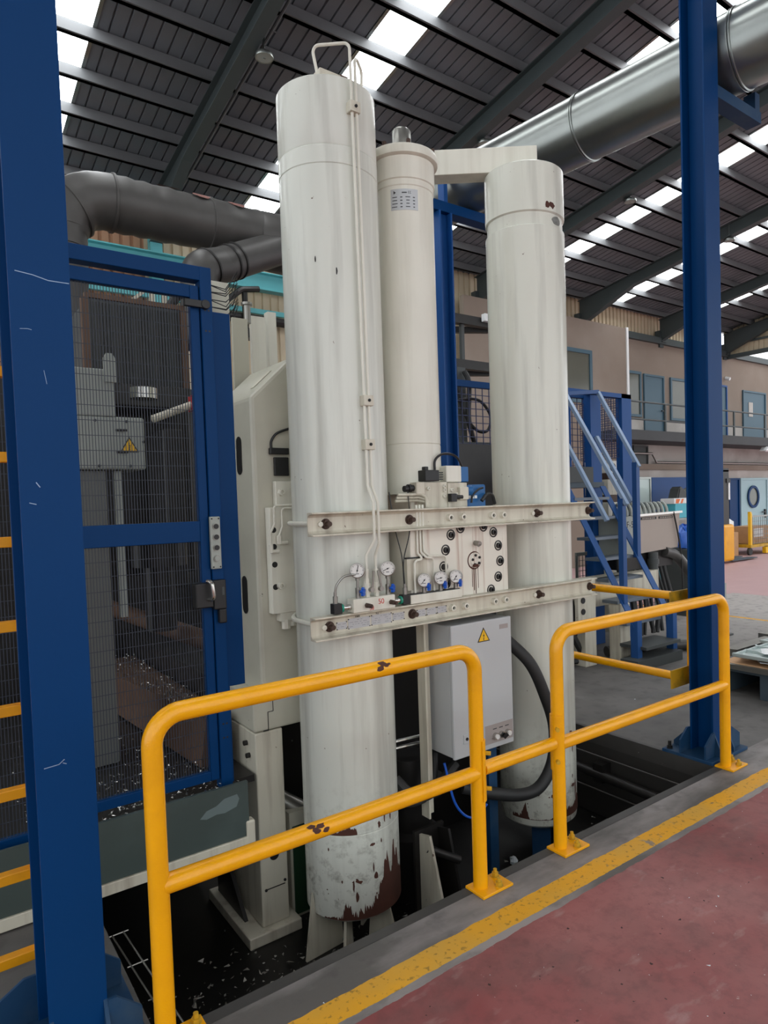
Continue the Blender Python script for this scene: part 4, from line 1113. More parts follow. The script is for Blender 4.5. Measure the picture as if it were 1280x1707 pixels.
# ============================================================ BLUE COLUMNS
def h_column(x0, y0, w, d, z1, label, px=(0.12, 0.15), py=(0.06, 0.13), gh=0.17):
    cx, cy = x0 + w / 2, y0 + d / 2
    t = thing('steel_column', (cx, cy, 0), label, 'column', 'blue steel columns')
    tf = 0.013
    MB().box(x0, x0 + w, y0, y0 + tf, 0.02, z1).box(x0, x0 + w, y0 + d - tf, y0 + d, 0.02, z1).box(cx - 0.005, cx + 0.005, y0 + tf, y0 + d - tf, 0.02, z1).build('h_section', 'blue', t, bevel=0.002)
    bx0, bx1, by0, by1 = x0 - px[0], x0 + w + px[1], y0 - py[0], y0 + d + py[1]
    pl_ = MB().box(bx0, bx1, by0, by1, 0.001, 0.022).build('base_plate', 'blue_base', t, bevel=0.003)
    for yy in (y0 - 0.006, y0 + d + 0.006):
        for xa, xb in ((x0, bx0 + 0.012), (x0 + w, bx1 - 0.012)):
            MB().prism([(xa, 0.022), (xb, 0.022), (xb, gh * 0.62), (xa + (xb - xa) * 0.25, gh), (xa, gh)], 'xz', yy - 0.006, yy + 0.006).build('gusset', 'blue_base', t)
    for xx in (x0 + 0.006, x0 + w - 0.006):
        MB().prism([(y0, 0.022), (by0 + 0.008, 0.022), (by0 + 0.008, 0.05), (y0, gh)], 'yz', xx - 0.006, xx + 0.006).build('gusset', 'blue_base', t)
        MB().prism([(y0 + d, 0.022), (by1 - 0.01, 0.022), (by1 - 0.01, 0.05), (y0 + d, gh)], 'yz', xx - 0.006, xx + 0.006).build('gusset', 'blue_base', t)
    for xx in (bx0 + 0.035, bx1 - 0.035):
        inst(FLOORBOLTB, 'anchor_bolt', pl_, (xx, by1 - 0.035, 0.022))
    return t
cl = h_column(0.257, 2.28, 0.162, 0.27, 7.7, 'broad blue steel column at the left edge beside the ladder', px=(0.15, 0.11))
cr = h_column(3.995, 2.306, 0.163, 0.163, 7.7, 'slim blue steel column standing right of the railings')
# scratches on the left column
random.seed(9)
def scratch(pts, parent, x=None, y=None, w=0.0016):
    MB().tube([Vector((p[0], 2.2798, p[1])) for p in pts], w, 4).build('scratch', 'railblue', parent)
scratch([(0.275, 2.40), (0.32, 2.395), (0.36, 2.385), (0.415, 2.385)], cl)
scratch([(0.28, 2.235), (0.30, 2.237), (0.31, 2.235)], cl, w=0.001)
scratch([(0.28, 0.94), (0.32, 0.943), (0.335, 0.955)], cl)
scratch([(0.33, 0.945), (0.34, 0.94)], cl)
scratch([(0.30, 1.79), (0.31, 1.775)], cl, w=0.002)
scratch([(0.28, 1.73), (0.298, 1.725)], cl)
scratch([(0.336, 2.12), (0.342, 2.08)], cl, w=0.0008)
# duct bracket on the right column
bk = MB().box(4.158, 4.76, 2.335, 2.435, 4.20, 4.275).build('duct_bracket', 'blue_base', cr)
MB().box(4.70, 4.76, 2.345, 2.425, 4.275, 4.40).build('saddle', 'blue_base', bk)

# ---- portal post carrying the far part of the duct
t = thing('portal_post', (3.78, 4.62, 0), 'blue post with cross beam behind the slim cylinder under the duct', 'post')
MB().box(3.70, 3.84, 4.55, 4.70, 0.0 - 0.0, 3.62).build('post', 'blue_mid', t) if False else None
MB().box(3.70, 3.715, 4.54, 4.68, PZ, 4.165).box(3.715, 3.825, 4.605, 4.615, PZ, 4.165).box(3.825, 3.84, 4.54, 4.68, PZ, 4.165).build('post', 'blue_mid', t)
MB().box(3.60, 4.75, 4.55, 4.67, 4.165, 4.25).build('cross_beam', 'blue', t)
MB().box(4.66, 4.72, 4.57, 4.65, 4.25, 4.60).box(3.78, 3.82, 4.57, 4.65, 4.25, 4.58).build('saddle', 'blue_mid', t)

# ============================================================ DUCTS
t = thing('ventilation_duct', (4.42, 2.165, 4.53), 'large round galvanised duct running under the roof past the right column', 'duct')
dx = lambda y: 4.414 - 0.129 * (y - 2.4)
dz = lambda y: 4.545 - 0.020 * (y - 2.4)
for ya, yb in ((-2.0, 0.4), (0.4, 2.29), (2.29, 3.43), (3.43, 4.75), (4.75, 7.2)):
    MB().cyl((dx(ya), ya, dz(ya)), (dx(yb), yb, dz(yb)), 0.242, n=56, cap=False).build('duct_section', 'galv', t, True)
for y in (0.4, 2.29, 3.43, 4.75):
    dv = Vector((-0.129, 1, -0.02)).normalized()
    c = Vector((dx(y), y, dz(y)))
    MB().lathe([(0.242, -0.016), (0.251, -0.012), (0.251, -0.004), (0.244, 0.0), (0.251, 0.004), (0.251, 0.012), (0.242, 0.016)], c, dv, 56).build('joint_ring', 'galv', t, True)
def wobble_tube(path, r, n, amp, seed):
    random.seed(seed)
    b = MB().tube(path, r, n, cap=False)
    return b
t = thing('soot_duct', (1.1, 5.5, 3.3), 'sooty black insulated duct bending down behind the gate', 'duct')
pth = fillet([(3.3, 5.5, 4.0), (0.93, 5.5, 4.0), (0.93, 5.5, 3.0)], 0.36, 10)
fine = []
for a, c in zip(pth[:-1], pth[1:]):
    k = max(1, int((c - a).length / 0.06))
    fine += [a.lerp(c, i / k) for i in range(k)]
fine.append(pth[-1])
random.seed(21)
MB().tube(fine, [0.2 + rnd(-0.006, 0.008) for _ in fine], 36, cap=False).build('duct', 'soot', t, True)
for i, p in enumerate(pth):
    if 0 < i < len(pth) - 1 and i % 3 == 1 or i in (len(pth) - 1,):
        pass
for p, ax in (((2.05, 5.5, 4.0), (1, 0, 0)), ((1.32, 5.5, 4.0), (1, 0, 0)), ((1.05, 5.5, 3.90), (0.8, 0, 0.6)), ((0.95, 5.5, 3.74), (0.35, 0, 0.93)), ((0.93, 5.5, 3.6), (0, 0, 1)), ((0.93, 5.5, 3.52), (0, 0, 1)), ((2.75, 5.5, 4.0), (1, 0, 0))):
    MB().lathe([(0.196, -0.014), (0.213, -0.008), (0.213, 0.008), (0.196, 0.014)], p, ax, 36).build('joint_ring', 'soot', t, True)
br = MB().tube(fillet([(2.75, 5.44, 3.96), (2.02, 5.2, 3.58), (1.82, 5.12, 3.50), (1.80, 5.10, 2.9)], 0.14, 8), 0.135, 32, cap=False)
brn = br.build('branch', 'soot', t, True)
for p, ax in (((2.16, 5.247, 3.655), (0.86, 0.28, 0.45)), ((2.10, 5.227, 3.622), (0.86, 0.28, 0.45)), ((1.90, 5.152, 3.53), (0.8, 0.3, 0.5))):
    MB().lathe([(0.13, -0.012), (0.145, -0.007), (0.145, 0.007), (0.13, 0.012)], p, ax, 32).build('joint_ring', 'grease', brn, True)

MB().lathe([(0.205, 0.0), (0.235, 0.04), (0.245, 0.30), (0.245, 0.85)], (2.44, 5.5, 3.965), (1, 0, 0), 36).build('y_fitting', 'soot', t, True)
random.seed(23)
for xa, xb, a0, a1 in ((1.88, 2.06, 1.95, 2.45), (2.16, 2.34, 2.0, 2.45), (1.62, 1.84, 1.7, 2.0)):
    q = MB()
    k = 16
    vs = []
    for i in range(k):
        tt = 2 * math.pi * i / k
        sc = 1 - 0.35 * rnd(0, 1)
        x_, a_ = (xa + xb) / 2 + (xb - xa) / 2 * math.cos(tt) * sc, (a0 + a1) / 2 + (a1 - a0) / 2 * math.sin(tt) * sc
        vs.append((x_, 5.5 + 0.2105 * math.cos(a_), 4.0 + 0.2105 * math.sin(a_)))
    am = (a0 + a1) / 2
    vs.append(((xa + xb) / 2, 5.5 + 0.2115 * math.cos(am), 4.0 + 0.2115 * math.sin(am)))
    q.add(vs, [(i, (i + 1) % k, k) for i in range(k)])
    q.build('red_flake', 'redflake', t)

# ============================================================ GATE AND PRESS
GY = 3.30
def wire_panel(x0, x1, z0, z1, y, px, pz, r):
    b = MB()
    n = int((x1 - x0) / px)
    for i in range(n + 1):
        x = x0 + (x1 - x0) * i / n
        b.box(x - r, x + r, y - r, y + r, z0, z1)
    m = int((z1 - z0) / pz)
    for i in range(m + 1):
        z = z0 + (z1 - z0) * i / m
        b.box(x0, x1, y + r, y + 3 * r, z - r, z + r)
    return b
t = thing('safety_gate', (0.8, GY, 0.29), 'blue framed safety gate with dense dark wire mesh', 'gate')
MB().box(0.30, 1.229, GY - 0.01, GY + 0.06, 2.80, 2.868).build('header', 'blue', t, bevel=0.003)
ps = MB().box(1.172, 1.229, GY - 0.012, GY + 0.06, 0.29, 2.868).build('gate_post', 'blue', t, bevel=0.003)
for z in (2.56, 2.66, 0.62, 0.55):
    for x in (1.192, 1.21):
        MB().cyl((x, GY - 0.013, z), (x, GY - 0.0115, z), 0.005, n=10).build('hole', 'black', ps)
MB().box(1.125, 1.168, GY, GY + 0.04, 0.345, 2.775).build('stile', 'blue', t, bevel=0.003)
MB().box(0.42, 0.463, GY, GY + 0.04, 0.345, 2.775).build('stile', 'blue', t, bevel=0.003)
for z0, z1 in ((2.715, 2.775), (1.535, 1.635), (0.345, 0.392)):
    MB().box(0.463, 1.125, GY, GY + 0.04, z0, z1).build('cross_bar', 'blue', t, bevel=0.003)
for z0, z1 in ((1.635, 2.715), (0.392, 1.535)):
    w = wire_panel(0.463, 1.125, z0, z1, GY + 0.02, 0.0126, 0.066, 0.0014).build('mesh_panel', 'mesh', t)
    w['kind'] = 'stuff'
MB().box(1.09, 1.20, GY - 0.03, GY - 0.01, 2.665, 2.70).cyl((1.19, GY - 0.035, 2.683), (1.19, GY - 0.01, 2.683), 0.022, n=14).build('hinge_arm', 'black', t, bevel=0.003)
t = thing('blue_cover_panel', (1.28, 3.36, 0.78), 'plain blue cover panel beside the gate post', 'panel')
MB().box(1.232, 1.332, GY + 0.03, GY + 0.07, 0.79, 2.67).build('panel', 'blue', t, bevel=0.003)
MB().box(1.232, 1.25, GY + 0.03, GY + 0.06, 0.30, 0.79).build('lower_strip', 'blue', t)
t = thing('push_button_station', (1.19, GY - 0.01, 1.40), 'grey strip of push buttons on the gate post', 'button panel')
bp = MB().box(1.163, 1.213, GY - 0.034, GY - 0.013, 1.398, 1.655).build('plate', 'greyboard', t, bevel=0.004)
for z, mt in ((1.607, 'black'), (1.555, 'black'), (1.503, 'black'), (1.450, 'greyboard')):
    q = MB().cyl((1.188, GY - 0.034, z), (1.188, GY - 0.042, z), 0.0155, n=18).build('bezel', 'steel', t, True)
    MB().cyl((1.188, GY - 0.041, z), (1.188, GY - 0.046, z), 0.0125, n=16).build('button', mt, q, True)
for x in (1.171, 1.205):
    for z in (1.408, 1.645):
        MB().cyl((x, GY - 0.034, z), (x, GY - 0.036, z), 0.004, n=8).build('screw', 'black', bp)
t = thing('gate_lock', (1.15, GY - 0.02, 1.14), 'black gate lock with a bent steel handle', 'lock')
MB().box(1.07, 1.155, GY - 0.06, GY - 0.001, 1.215, 1.335).build('bolt_housing', 'black', t, bevel=0.006)
MB().box(1.158, 1.222, GY - 0.055, GY - 0.013, 1.20, 1.345).build('switch_housing', 'black', t, bevel=0.006)
MB().box(1.185, 1.222, GY - 0.05, GY - 0.013, 1.13, 1.20).build('cable_entry', 'black', t, bevel=0.006)
MB().tube(fillet([(1.128, GY - 0.06, 1.345), (1.135, GY - 0.10, 1.345), (1.143, GY - 0.10, 1.26), (1.13, GY - 0.06, 1.255)], 0.025, 5), 0.0095, 10).build('handle', 'chrome', t, True)
MB().box(1.20, 1.211, GY - 0.0565, GY - 0.055, 1.27, 1.31).build('print', 'greydark', t)
# fence to the left of the gate, behind the ladder
t = thing('mesh_fence', (-0.4, GY, 0.29), 'blue framed mesh fence behind the ladder', 'fence')
MB().box(-1.2, 0.40, GY, GY + 0.04, 0.29, 0.335).build('bottom_rail', 'blue', t)
MB().box(-1.2, 0.40, GY, GY + 0.04, 2.80, 2.86).build('top_rail', 'blue', t)
MB().box(0.36, 0.40, GY, GY + 0.04, 0.335, 2.80).build('post', 'blue', t)
wire_panel(-1.2, 0.36, 0.335, 2.80, GY + 0.02, 0.0126, 0.066, 0.0014).build('mesh_panel', 'mesh', t)['kind'] = 'stuff'

# ladder
t = thing('ladder', (0.0, 2.64, 0), 'yellow steel ladder half hidden behind the left blue column', 'ladder')
for x in (-0.19, 0.292):
    MB().box(x - 0.012, x + 0.012, 2.72, 2.77, 0.0, 3.6).build('stile', 'orange_yellow', t)
for k in range(12):
    z = 0.14 + k * 0.2925
    MB().box(-0.178, 0.28, 2.725, 2.765, z - 0.018, z + 0.018).build('rung', 'orange_yellow', t, bevel=0.003)

# press frame
t = thing('hydraulic_press', (1.8, 3.65, PZ), 'massive cream press side with sloping shoulder and leg', 'press')
MB().prism([(1.462, 0.66), (1.462, 2.28), (1.70, 2.505), (2.2, 2.72), (2.2, 0.66)], 'xz', 3.42, 3.98).build('side_frame', 'machine', t, bevel=0.02)
sl = MB()
d_ = Vector((0.238, 0, 0.225)).normalized()
n_ = Vector((-d_.z, 0, d_.x))
c = Vector((1.585, 3.55, 2.398)) + n_ * 0.002
sl.bar(c - d_ * 0.075, c + d_ * 0.075, 0.04, 0.004, n_).build('slot', 'cream_dirty', t, bevel=0.001)
for z in (1.98, 1.21):
    pts = []
    for k in range(16):
        a = 2 * math.pi * k / 16
        pts.append((3.60 + 0.035 * math.cos(a), z + (0.07 if math.sin(a) > 0 else -0.07) + 0.035 * math.sin(a)))
    MB().prism(pts, 'yz', 1.458, 1.464).build('access_hole', 'black', t)
lg = MB().box(1.39, 1.80, 3.38, 3.92, 0.50, 0.70).build('lower_block', 'machine', t, bevel=0.012)
MB().box(1.44, 1.47, 3.376, 3.381, 0.50, 0.505).box(1.468, 1.471, 3.377, 3.381, 0.505, 0.60).box(1.468, 1.50, 3.377, 3.381, 0.598, 0.601).box(1.498, 1.501, 3.377, 3.381, 0.60, 0.69).build('seam', 'black', lg)
lg = MB().box(1.395, 1.552, 3.385, 3.90, PZ + 0.06, 0.495).build('leg', 'cream_dirty', t, bevel=0.008)
MB().cyl((1.475, 3.3845, -0.185), (1.475, 3.382, -0.185), 0.026, n=20).build('hole', 'black', lg)
MB().box(1.415, 1.53, 3.380, 3.384, -0.36, -0.356).build('seam', 'black', lg)
for x, z in ((1.42, -0.36), (1.53, -0.34)):
    inst(SMALLBOLT, 'bolt', lg, (x, 3.385, z))
for y, z in ((3.50, 0.50 - .08), (3.47, 0.36), (3.56, 0.22)):
    MB().cyl((1.396, y, z), (1.375, y, z), 0.014, n=10).build('fitting', 'grease', lg, True)
MB().box(1.30, 1.60, 3.335, 3.95, PZ, PZ + 0.06).build('foot', 'cream_dirty', t, bevel=0.006)
MB().prism([(3.5, PZ + .06), (3.9, PZ + .06), (3.9, -0.15)], 'yz', 1.34, 1.36).build('foot_rib', 'grease', t)
MB().box(1.60, 1.72, 3.45, 3.6, PZ, -0.02).build('rear_foot', 'machine', t)
MB().box(1.615, 1.70, 3.44, 3.452, PZ + 0.02, -0.1).build('green_guard', 'darkgreen', t)
MB().tube([(1.5, 3.62, 0.10), (1.75, 3.5, -0.08)], 0.05, 14).build('pipe', 'steel', t, True)

# chute under the gate
t = thing('chip_chute', (0.6, 3.22, 0.0), 'grey-green chute panel with a cream lower lip under the gate', 'chute')
MB().box(-1.0, 1.272, 3.205, 3.225, 0.062, 0.335).build('front_panel', 'traygreen', t)
MB().box(-1.0, 1.262, 3.195, 3.26, 0.008, 0.060).build('lip', 'cream_dirty', t, bevel=0.003)
MB().box(1.255, 1.30, 3.195, 3.25, 0.01, 0.135).build('end_stop', 'cream_dirty', t, bevel=0.008)
MB().box(-1.0, 1.268, 3.225, 3.38, 0.25, 0.285).box(-1.0, 1.38, 3.38, 5.8, 0.25, 0.285).build('deck', 'grease', t)
MB().prism([(1.03, 0.215), (1.06, 0.205), (1.11, 0.215), (1.15, 0.21), (1.21, 0.225), (1.225, 0.26), (1.215, 0.285), (1.15, 0.28), (1.11, 0.255), (1.06, 0.245)], 'xz', 3.2035, 3.2055).build('pale_smear', 'smear', t)
random.seed(31)
b = MB()
for k in range(1500):
    x, y = rnd(0.35, 1.26), 3.24 + abs(random.gauss(0, 0.55))
    if y > 5.6:
        continue
    s = rnd(0.003, 0.012)
    c = Vector((x, y, 0.288 + rnd(0, 0.03)))
    q = [c + Vector((rnd(-s, s), rnd(-s, s), rnd(-s, s) * 0.6)) for _ in range(4)]
    b.add(q, [(0, 1, 2), (0, 2, 3), (0, 3, 1), (1, 3, 2)])
b.build('swarf', 'chips', t)['kind'] = 'stuff'

# inside of the press behind the mesh
t = thing('press_interior', (1.2, 4.8, 0.3), 'greasy black press interior seen through the gate mesh', 'machine')
MB().box(1.02, 1.62, 4.85, 5.6, 1.25, 2.46).build('column', 'grease', t, bevel=0.02)
MB().box(-1.0, 2.3, 6.05, 6.15, -0.1, 2.75).build('back_wall', 'grease', t)
MB().box(0.85, 1.50, 4.45, 4.9, 2.34, 2.48).build('head_block', 'grease', t, bevel=0.01)
MB().cyl((1.22, 4.35, 1.35), (1.22, 4.35, 1.52), 0.16, n=24).cyl((1.22, 4.35, 0.95), (1.22, 4.35, 1.35), 0.09, n=20).build('ram', 'grease', t, True)
MB().box(1.28, 1.40, 4.35, 4.75, 1.20, 2.2).build('slide', 'grease', t, bevel=0.01)
MB().cyl((1.11, 4.12, 2.34), (1.11, 4.12, 2.40), 0.075, n=20).build('bright_collar', 'chrome', t, True)
MB().tube([(1.12, 4.0, 2.21), (1.36, 4.02, 2.31)], 0.022, 10).build('arm', 'cream_dirty', t, True)
MB().box(1.345, 1.385, 3.98, 4.06, 2.27, 2.36).build('red_tip', 'red', t)
t = thing('transfer_rail', (1.3, 5.0, 0.3), 'rusty trough and round rail running through the press', 'conveyor')
MB().hexa([(1.02, 5.6, 0.30), (1.18, 3.62, 0.30), (1.34, 3.62, 0.30), (1.34, 5.6, 0.30), (1.02, 5.6, 0.56), (1.22, 3.62, 0.56), (1.34, 3.62, 0.56), (1.34, 5.6, 0.56)]).build('trough', 'rustbeam', t)
MB().tube([(1.22, 5.95, 0.93), (1.43, 3.95, 0.88)], 0.06, 18).build('rail', 'rustbeam', t, True)
MB().box(1.36, 1.75, 4.0, 6.0, 0.3, 0.70).build('bed', 'grease', t)
b = MB()
for k in range(900):
    y = rnd(3.62, 5.6)
    x = rnd(1.22 - 0.1 * (y - 3.6), 1.34)
    s = rnd(0.003, 0.011)
    c = Vector((x, y, 0.566 + rnd(0, 0.02)))
    q = [c + Vector((rnd(-s, s), rnd(-s, s), rnd(-s, s) * 0.6)) for _ in range(4)]
    b.add(q, [(0, 1, 2), (0, 2, 3), (0, 3, 1), (1, 3, 2)])
b.build('swarf', 'chips', t)['kind'] = 'stuff'
t = thing('terminal_box', (0.85, 4.15, 1.92), 'pale grey stepped terminal box with a shock-warning triangle behind the mesh', 'box')
MB().box(0.55, 1.075, 4.0, 4.30, 1.925, 2.215).build('lower_box', 'greyboard', t, bevel=0.012)
MB().box(0.55, 0.925, 4.0, 4.30, 2.215, 2.47).build('upper_box', 'greyboard', t, bevel=0.006)
MB().prism([(0.875, 2.40), (0.935, 2.40), (0.935, 2.53), (0.92, 2.555), (0.89, 2.555), (0.875, 2.53)], 'xz', 3.985, 4.0).build('lifting_lug', 'greyboard', t)
tri_sign(0.99, 2.02, 0.10, 4.0, t)
for x, z in ((0.82, 2.19), (0.98, 2.19), (1.065, 2.08), (0.83, 1.945), (0.99, 1.945)):
    inst(SMALLBOLT, 'bolt', t, (x, 4.0, z))
for z in (2.14, 2.02):
    MB().tube([(0.92, 3.99, z), (0.975, 3.97, z)], 0.007, 6).build('handle_stub', 'black', t, True)
t = thing('control_pedestal', (0.75, 4.2, 0.3), 'grey control pedestal with pale side strip below the terminal box', 'pedestal')
MB().box(0.58, 0.87, 4.05, 4.35, 0.29, 1.92).build('body', 'greymid', t)
MB().box(0.915, 0.955, 4.05, 4.09, 1.10, 1.92).build('strip', 'greyboard', t)
t = thing('louvre_box', (1.2, 4.8, 2.5), 'dark louvred hood with a rusty rim high behind the mesh', 'machine part')
MB().box(0.94, 1.50, 4.62, 5.2, 2.49, 3.02).build('hood', 'greydark', t)
for k in range(26):
    x = 0.96 + k * 0.0208
    MB().box(x, x + 0.008, 4.61, 4.622, 2.51, 3.0).build('louvre', 'black', t)
MB().box(0.92, 1.53, 4.60, 4.64, 3.02, 3.05).box(0.90, 0.94, 4.60, 4.66, 2.47, 3.02).box(1.50, 1.54, 4.60, 4.66, 2.47, 3.02).build('rim', 'rustbeam', t)
MB().bar((1.20, 4.7, 3.05), (1.34, 4.7, 3.17), 0.02, 0.02).bar((1.35, 4.7, 3.05), (1.35, 4.7, 3.18), 0.025, 0.03).bar((1.43, 4.7, 3.05), (1.43, 4.7, 3.16), 0.03, 0.03).build('bracket', 'cream_dirty', t)
MB().tube(spline([(1.45, 4.65, 3.05), (1.50, 4.6, 3.12), (1.60, 4.6, 3.14), (1.66, 4.7, 3.1)]), 0.03, 10).build('hose', 'rubber', t, True)
# cream uprights beyond the frame
t = thing('press_uprights', (1.8, 4.2, 2.3), 'cream upright panels rising behind the press shoulder', 'machine part')
MB().box(1.615, 1.712, 4.0, 4.02, 2.2, 2.85).build('upright', 'machine', t)
MB().box(1.865, 1.965, 4.30, 4.33, 2.3, 2.965).build('upright', 'cream', t)
MB().box(2.005, 2.065, 4.34, 4.40, 2.3, 3.02).build('upright', 'cream', t)
MB().box(1.60, 2.15, 4.0, 4.45, 2.1, 2.31).build('base', 'machine', t)
MB().cyl((1.72, 4.02, 2.83), (1.72, 4.02, 2.95), 0.022, n=12).cyl((1.72, 4.02, 2.94), (1.72, 4.02, 2.955), 0.034, n=12).build('stub_pipe', 'steel', t, True)
t = thing('cable_brush', (1.62, 4.1, 2.86), 'cream terminal block bristling with black wires above the cover panel', 'connector')
MB().box(1.47, 1.66, 4.15, 4.22, 2.80, 3.10).build('block', 'cream', t)
random.seed(17)
for k in range(5):
    z = 2.88 + k * 0.045
    MB().cyl((1.46, 4.12, z), (1.52, 4.12, z), 0.016, n=8).build('gland', 'black', t)
    for j in range(2):
        MB().tube([(1.51, 4.11, z), (1.60, 4.05, z - 0.03 + rnd(-.02, .02)), (1.68, 4.05, z + 0.07 + rnd(-.02, .02)), (1.64, 4.05, z - 0.04)], 0.0035, 4).build('wire', 'black', t)
t = thing('wall_pipes', (5.0, 10.85, 4.7), 'dark pipes running along the back wall behind the tall cylinder', 'pipe')
MB().tube([(3.6, 10.8, 4.82), (8.5, 10.8, 4.82)], 0.075, 10).build('pipe', 'grease', t, True)
MB().tube([(4.55, 10.7, 5.2), (4.55, 10.7, 4.6)], 0.05, 8).tube(fillet([(4.25, 10.7, 4.7), (4.2, 10.7, 5.0), (4.5, 10.7, 5.25), (4.8, 10.7, 5.3)], .15, 4), 0.05, 8).build('drop_pipe', 'grease', t, True)
MB().cyl((4.55, 10.7, 4.6), (4.55, 10.7, 4.45), 0.13, n=12).build('trap', 'grease', t, True)

# ============================================================ RIGHT SIDE OF THE HALL
# yellow rail running back from the right column
t = thing('rear_railing', (3.945, 2.6, 0.4), 'double yellow rail running back from the right blue column', 'railing')
for z in (1.03, 0.50):
    MB().tube([(3.945, 2.556, z), (3.945, 4.7, z)], 0.028, 18).build('rail', 'yellow', t, True)
for z0, z1 in ((0.93, 1.055), (0.415, 0.535)):
    MB().box(3.92, 4.13, 2.546, 2.556, z0, z1).build('end_plate', 'yellow_old_shade', t)  # darker olive yellow puts the shade of these plates into their colour
MB().box(4.122, 4.134, 2.47, 2.56, 0.415, 1.055).build('mounting_strip', 'yellow', t)
MB().tube([(3.945, 4.7, 0.0), (3.945, 4.7, 1.06)], 0.03, 14).build('post', 'yellow', t, True)

# stair to the platform
t = thing('steel_stair', (5.9, 4.1, 0), 'steep blue steel stair with worn handrails', 'stairs')
for x in (5.6, 6.2):
    MB().bar((x, 4.02, 0.40), (x, 4.86, 1.80), 0.012, 0.09, (1, 0, 0)).build('stringer', 'stringer', t)
    MB().box(x - 0.035, x + 0.035, 3.98, 4.06, 0.0, 0.50).build('stringer_foot', 'stringer', t)
for k in range(1, 9):
    y, z = 3.93 + 0.104 * k, 0.21 * k
    MB().box(5.61, 6.19, y if k > 1 else y - 0.12, y + 0.19, z - 0.03, z).build('tread', 'greydark' if k == 1 else 'tread', t)
for x, p0, p1 in ((5.6, (4.10, 1.60), (4.86, 2.80)), (6.2, (4.38, 1.99), (4.90, 2.86)), (5.6, (4.34, 1.44), (4.84, 2.25)), (6.2, (4.48, 1.62), (4.93, 2.36))):
    MB().bar((x, p0[0], p0[1]), (x, p1[0], p1[1]), 0.035, 0.045, (1, 0, 0)).build('handrail', 'railblue', t)
MB().bar((5.6, 4.86, 2.79), (6.2, 4.90, 2.86), 0.04, 0.04).build('top_rail', 'stringer', t)
for x, y, z0, z1 in ((5.6, 4.16, 0.62, 1.66), (6.2, 4.42, 1.02, 2.04)):
    MB().box(x - 0.028, x + 0.028, y - 0.028, y + 0.028, z0, z1).build('handrail_post', 'stringer', t)
MB().box(5.45, 6.2, 3.9, 4.1, 0.0, 0.10).build('plinth', 'greydark', t)
# raised platform with cage
t = thing('platform', (6.0, 5.2, 0), 'raised blue platform caged with dark mesh behind the stair', 'platform')
MB().box(5.42, 6.32, 4.93, 5.7, 1.79, 1.85).build('deck', 'pallet', t)
MB().box(5.42, 6.12, 4.92, 4.935, 1.85, 2.02).build('toe_board', 'greydark', t)
for x0, x1, y, z0, z1 in ((6.13, 6.31, 4.95, 0, 2.84), (6.70, 6.88, 4.95, 0, 2.88), (5.88, 5.97, 5.10, 1.85, 2.85), (4.45, 4.55, 5.62, 0, 3.0), (6.9, 7.0, 5.62, 0, 3.0)):
    MB().box(x0, x1, y, y + 0.09, z0, z1).build('post', 'blue_mid', t)
MB().box(5.0, 6.88, 4.95, 5.0, 2.83, 2.88).build('top_rail', 'blue_mid', t)
MB().box(4.5, 7.0, 5.64, 5.69, 2.93, 3.0).build('top_rail', 'blue', t)
MB().bar((6.80, 4.98, 2.86), (6.95, 5.65, 2.96), 0.05, 0.05).build('side_rail', 'blue_mid', t)
w = wire_panel(4.55, 6.95, 1.85, 2.93, 5.66, 0.1, 0.075, 0.004).build('mesh_panel', 'mesh_blue', t)
w['kind'] = 'stuff'
b = MB()
for i in range(15):
    y = 5.04 + 0.6 * i / 14
    b.box(6.78 - .003, 6.78 + .003, y - .003, y + .003, 2.14, 2.85)
for i in range(26):
    z = 2.14 + 0.71 * i / 25
    b.box(6.775, 6.781, 5.04, 5.64, z - .003, z + .003)
b.build('mesh_panel', 'mesh_blue', t)['kind'] = 'stuff'
w = wire_panel(6.31, 6.70, 2.14, 2.83, 5.0, 0.04, 0.05, 0.0025).build('mesh_panel', 'mesh_blue', t)
w['kind'] = 'stuff'
# second machine, dark, under and left of the platform
t = thing('second_machine', (5.1, 5.4, 0), 'dark machine bed under the platform seen between the cylinders', 'machine')
MB().box(4.35, 5.38, 5.56, 5.62, 0, 2.30).build('front_guard', 'grease', t)
MB().box(4.35, 5.5, 5.75, 6.6, 0, 1.75).build('bed', 'grease', t, bevel=0.02)
MB().box(4.4, 5.5, 5.72, 6.4, 1.75, 1.95).build('upper_bed', 'grease', t)
MB().box(4.5, 5.45, 5.70, 5.75, 1.95, 2.0).box(4.5, 5.45, 5.70, 5.75, 2.08, 2.11).build('guide_rail', 'steel', t)
MB().box(4.75, 5.4, 5.8, 6.1, 2.11, 2.35).build('carriage', 'greydark', t, bevel=0.01)
MB().box(5.0, 5.12, 5.9, 6.0, 2.35, 3.2).build('mast', 'greydark', t)
MB().tube(spline([(4.6, 5.85, 2.70), (4.9, 5.8, 2.80), (5.2, 5.78, 2.82), (5.38, 5.78, 2.65), (5.32, 5.78, 2.48), (5.15, 5.8, 2.50), (5.0, 5.85, 2.75), (4.98, 5.9, 3.1)]), 0.018, 8).build('cable', 'black', t, True)
MB().tube(spline([(5.06, 5.85, 3.15), (5.1, 5.82, 3.0), (5.08, 5.82, 2.6), (5.2, 5.85, 2.3)]), 0.03, 8).build('cable', 'black', t, True)
MB().hexa([(5.0, 5.6, 1.96), (5.4, 5.55, 2.04), (5.4, 5.75, 2.04), (5.0, 5.8, 1.96), (5.0, 5.6, 2.02), (5.4, 5.55, 2.12), (5.4, 5.75, 2.12), (5.0, 5.8, 2.02)]).build('bright_plate', 'steel', t)
t = thing('dark_gantry', (5.6, 7.0, 0), 'dark steel gantry with two cross beams behind the slim cylinder', 'gantry')
